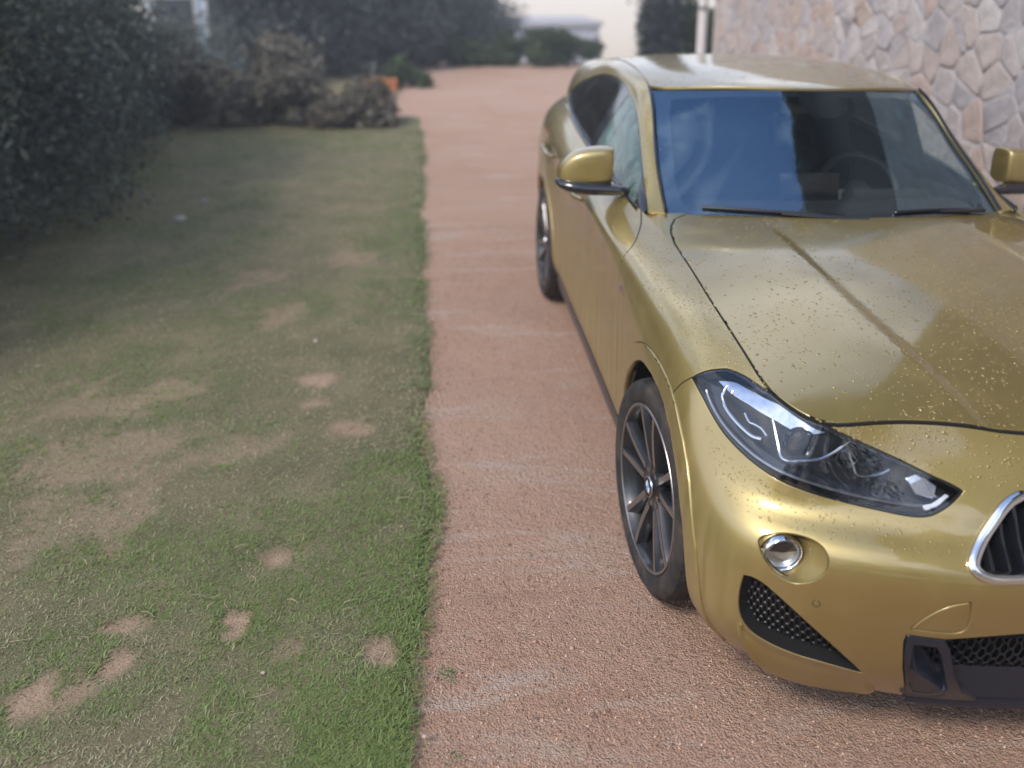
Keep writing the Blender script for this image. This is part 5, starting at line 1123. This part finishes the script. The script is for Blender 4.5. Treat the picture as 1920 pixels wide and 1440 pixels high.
for gh, nm_ in ((GH, 0), (GHL, 1)):
    panel('inner_pillar', gh, [(0.0, 3.15)]+[(h, v+.1) for h, v in WTOP]+[(6.2, .30), (5.0, .0), (8, 0), (8, 5), (0, 5)], (), GREYIN if nm_ else DARKIN, cab, step=.05, off=-.03, roll=False)
    panel('b_pillar', gh, [(3.25, 0), (3.9, 0), (3.72, 3.2), (3.25, 3.2)], (), GREYIN, cab, step=.06, off=-.03, roll=False)
    sgx = -1 if nm_ == 0 else 1
    MB().box((sgx*.78, 1.85, .72), (.05, 1.6, .54)).build('door_card', DARKIN, cab, bevel=.015)
MB().box((0, 2.80, .80), (1.36, .06, .70)).build('rear_bulkhead', DARKIN, cab)
# ================================================================ rain drops beading on the paint and glass
def drops(surf, n, box, s0, s1, inside, seed, flat=.42, pw=3.0, clump=None, skip=None):
    g = np.random.default_rng(seed); u = box[0]+(box[1]-box[0])*g.random(n); v = box[2]+(box[3]-box[2])*g.random(n); ok = inpoly(np.stack([u, v], 1), np.array(inside))
    if skip is not None:
        for h in skip: ok &= ~inpoly(np.stack([u, v], 1), np.array(h))
    u, v = u[ok], v[ok]; S = surf.ev(u, v); Nn = surf.nrm(u, v); n = len(u)
    if clump is not None:
        q = fbm(S[:, 0], S[:, 1]+S[:, 2], clump, 3, seed); k = g.random(n) < np.clip(.5+2.4*q, .08, 1); S, Nn = S[k], Nn[k]; n = len(S)
    r = s0+(s1-s0)*g.random(n)**pw; a = g.standard_normal((n, 3)); e1 = np.cross(Nn, a); e1 /= np.linalg.norm(e1, axis=1)[:, None]; e2 = np.cross(Nn, e1)
    k = 7; V = np.zeros((n, 2*k+1, 3)); el = 1+.35*g.random(n)
    for j in range(k):
        t = j*2*math.pi/k; w = (1+.22*g.standard_normal(n)); d = e1*(np.cos(t)*el*w)[:, None]+e2*(np.sin(t)*w)[:, None]
        V[:, j] = S+d*r[:, None]-Nn*.0004; V[:, k+j] = S+d*(r*.66)[:, None]+Nn*(r*flat*.72)[:, None]
    V[:, 2*k] = S+Nn*(r*flat)[:, None]
    T = [(j, (j+1) % k, k+(j+1) % k) for j in range(k)]+[(j, k+(j+1) % k, k+j) for j in range(k)]+[(k+j, k+(j+1) % k, 2*k) for j in range(k)]
    return V.reshape(-1, 3), ((np.arange(n)*(2*k+1))[:, None, None]+np.array(T)[None]).reshape(-1, 3)
def mat_water():
    return mat_glass('water_drop', (.90, .90, .90), 1.5)
WATER = mat_water()
def mat_bead():
    # a bead on paint shows the paint through it: that refracted gold is put into its colour
    t = NT('water_bead_on_paint'); t.set(base=(.46, .355, .14), metal=.7, rough=.42, coat=.55, coat_rough=.10); t.b.inputs['Coat IOR'].default_value = 1.55
    tr = t.n('BsdfTransparent'); mx = t.n('MixShader'); mx.inputs[0].default_value = .45; t.l(tr.outputs[0], mx.inputs[1]); t.l(t.b.outputs[0], mx.inputs[2]); t.l(mx.outputs[0], t.out.inputs[0])
    return t.m
BEAD = mat_bead()
parts = [drops(HOOD, 8500, (-.75, .75, -.68, .9), .0010, .0048, hood_loop, 1, .42, 2.6, 3.0),
         drops(HOOD, 2200, (-.75, .75, -.68, .3), .0026, .0066, hood_loop, 2, .36, 2.0, 2.4)]
hparts = []
fen_top = [(15.6, 7.5), (14.6, 7.3), (14.1, 6.2), (13.4, 6.0), (12.3, 6.0), (11.6, 6.4), (11.2, 7.9), (13, 7.95), (15.6, 7.95)]
bu = [(14.3, 5.7), (19, 5.4), (UN, 5.6), (UN, 7.95), (17.2, 7.95), (UN-1.5, 6.4), (19.2, 6.2), (18.9, 5.4), (16.8, 4.3), (15.2, 5.0)]
bm_ = [(15.0, 5.5), (16.2, 5.6), (17.4, 5.5), (18.5, 5.4), (19.0, 5.2), (19.1, 4.7), (18.4, 4.35), (17.0, 4.5), (15.8, 4.6)]
be = [(17.4, 7.6), (18.4, 7.0), (19.2, 6.5), (19.6, 6.5), (UN, 6.6), (UN, 7.9), (17.2, 7.9)]
for f in ((lambda l: l), mirror_u):
    for q, lp in enumerate((fen_top, bm_, be)):
        L = np.array(f(lp)); parts.append(drops(RING, (3200, 1100, 1400)[q], (L[:, 0].min(), L[:, 0].max(), L[:, 1].min(), L[:, 1].max()), .0008, (.0036, .0036, .0044)[q], f(lp), 10+q, .38, 3.0, None, [f(HEAD)]))
    L = np.array(f(HEAD)); hparts.append(drops(RING, 500, (L[:, 0].min(), L[:, 0].max(), L[:, 1].min(), L[:, 1].max()), .0005, .0022, f(HEAD), 20, .4, 3.0, 5.0))
parts.append(drops(ROOF, 4500, (-.6, .6, 1.1, 3.1), .0009, .0050, roof_loop, 30, .34, 2.6, 2.5))
parts.append(drops(GH, 2600, (0, 7, 3, 5), .0006, .0030, [(0, 3.1), (5, 3.1), (6.5, 3.1), (6.5, 5), (0, 5)], 31, .36, 3.0))
n_body = len(parts); parts += hparts
parts.append(drops(WS, 2600, (0, 8, 0, 5), .0004, .0018, wl, 32, .4, 3.0, 2.0))
parts.append(drops(GH, 900, (.5, 3.4, .2, 2.9), .0005, .0018, G1, 33, .4, 3.0))
b0 = 0; Vs, Fs = [], []
for V, F in parts: Vs.append(V); Fs.append(F+b0); b0 += len(V)
rd = tag(obj('rain_drops', mesh_np('rain_drops', np.concatenate(Vs), np.concatenate(Fs), smooth=True), BEAD), 'beads of rain water scattered over the gold bodywork and glass', 'water drops', kind='stuff')

rd.data.materials.append(WATER); _k = sum(len(F) for V, F in parts[:n_body]); _n = len(rd.data.polygons); rd.data.polygons.foreach_set('material_index', (np.arange(_n) >= _k).astype(np.int32))
# the drive falls a little towards the building: the car leans with it
TILT = Matrix.Translation((-.800, 0, 0)) @ Matrix.Rotation(R(1.5), 4, 'Y') @ Matrix.Translation((.785, 0, 0))
car.matrix_world = TILT; rd.matrix_world = TILT
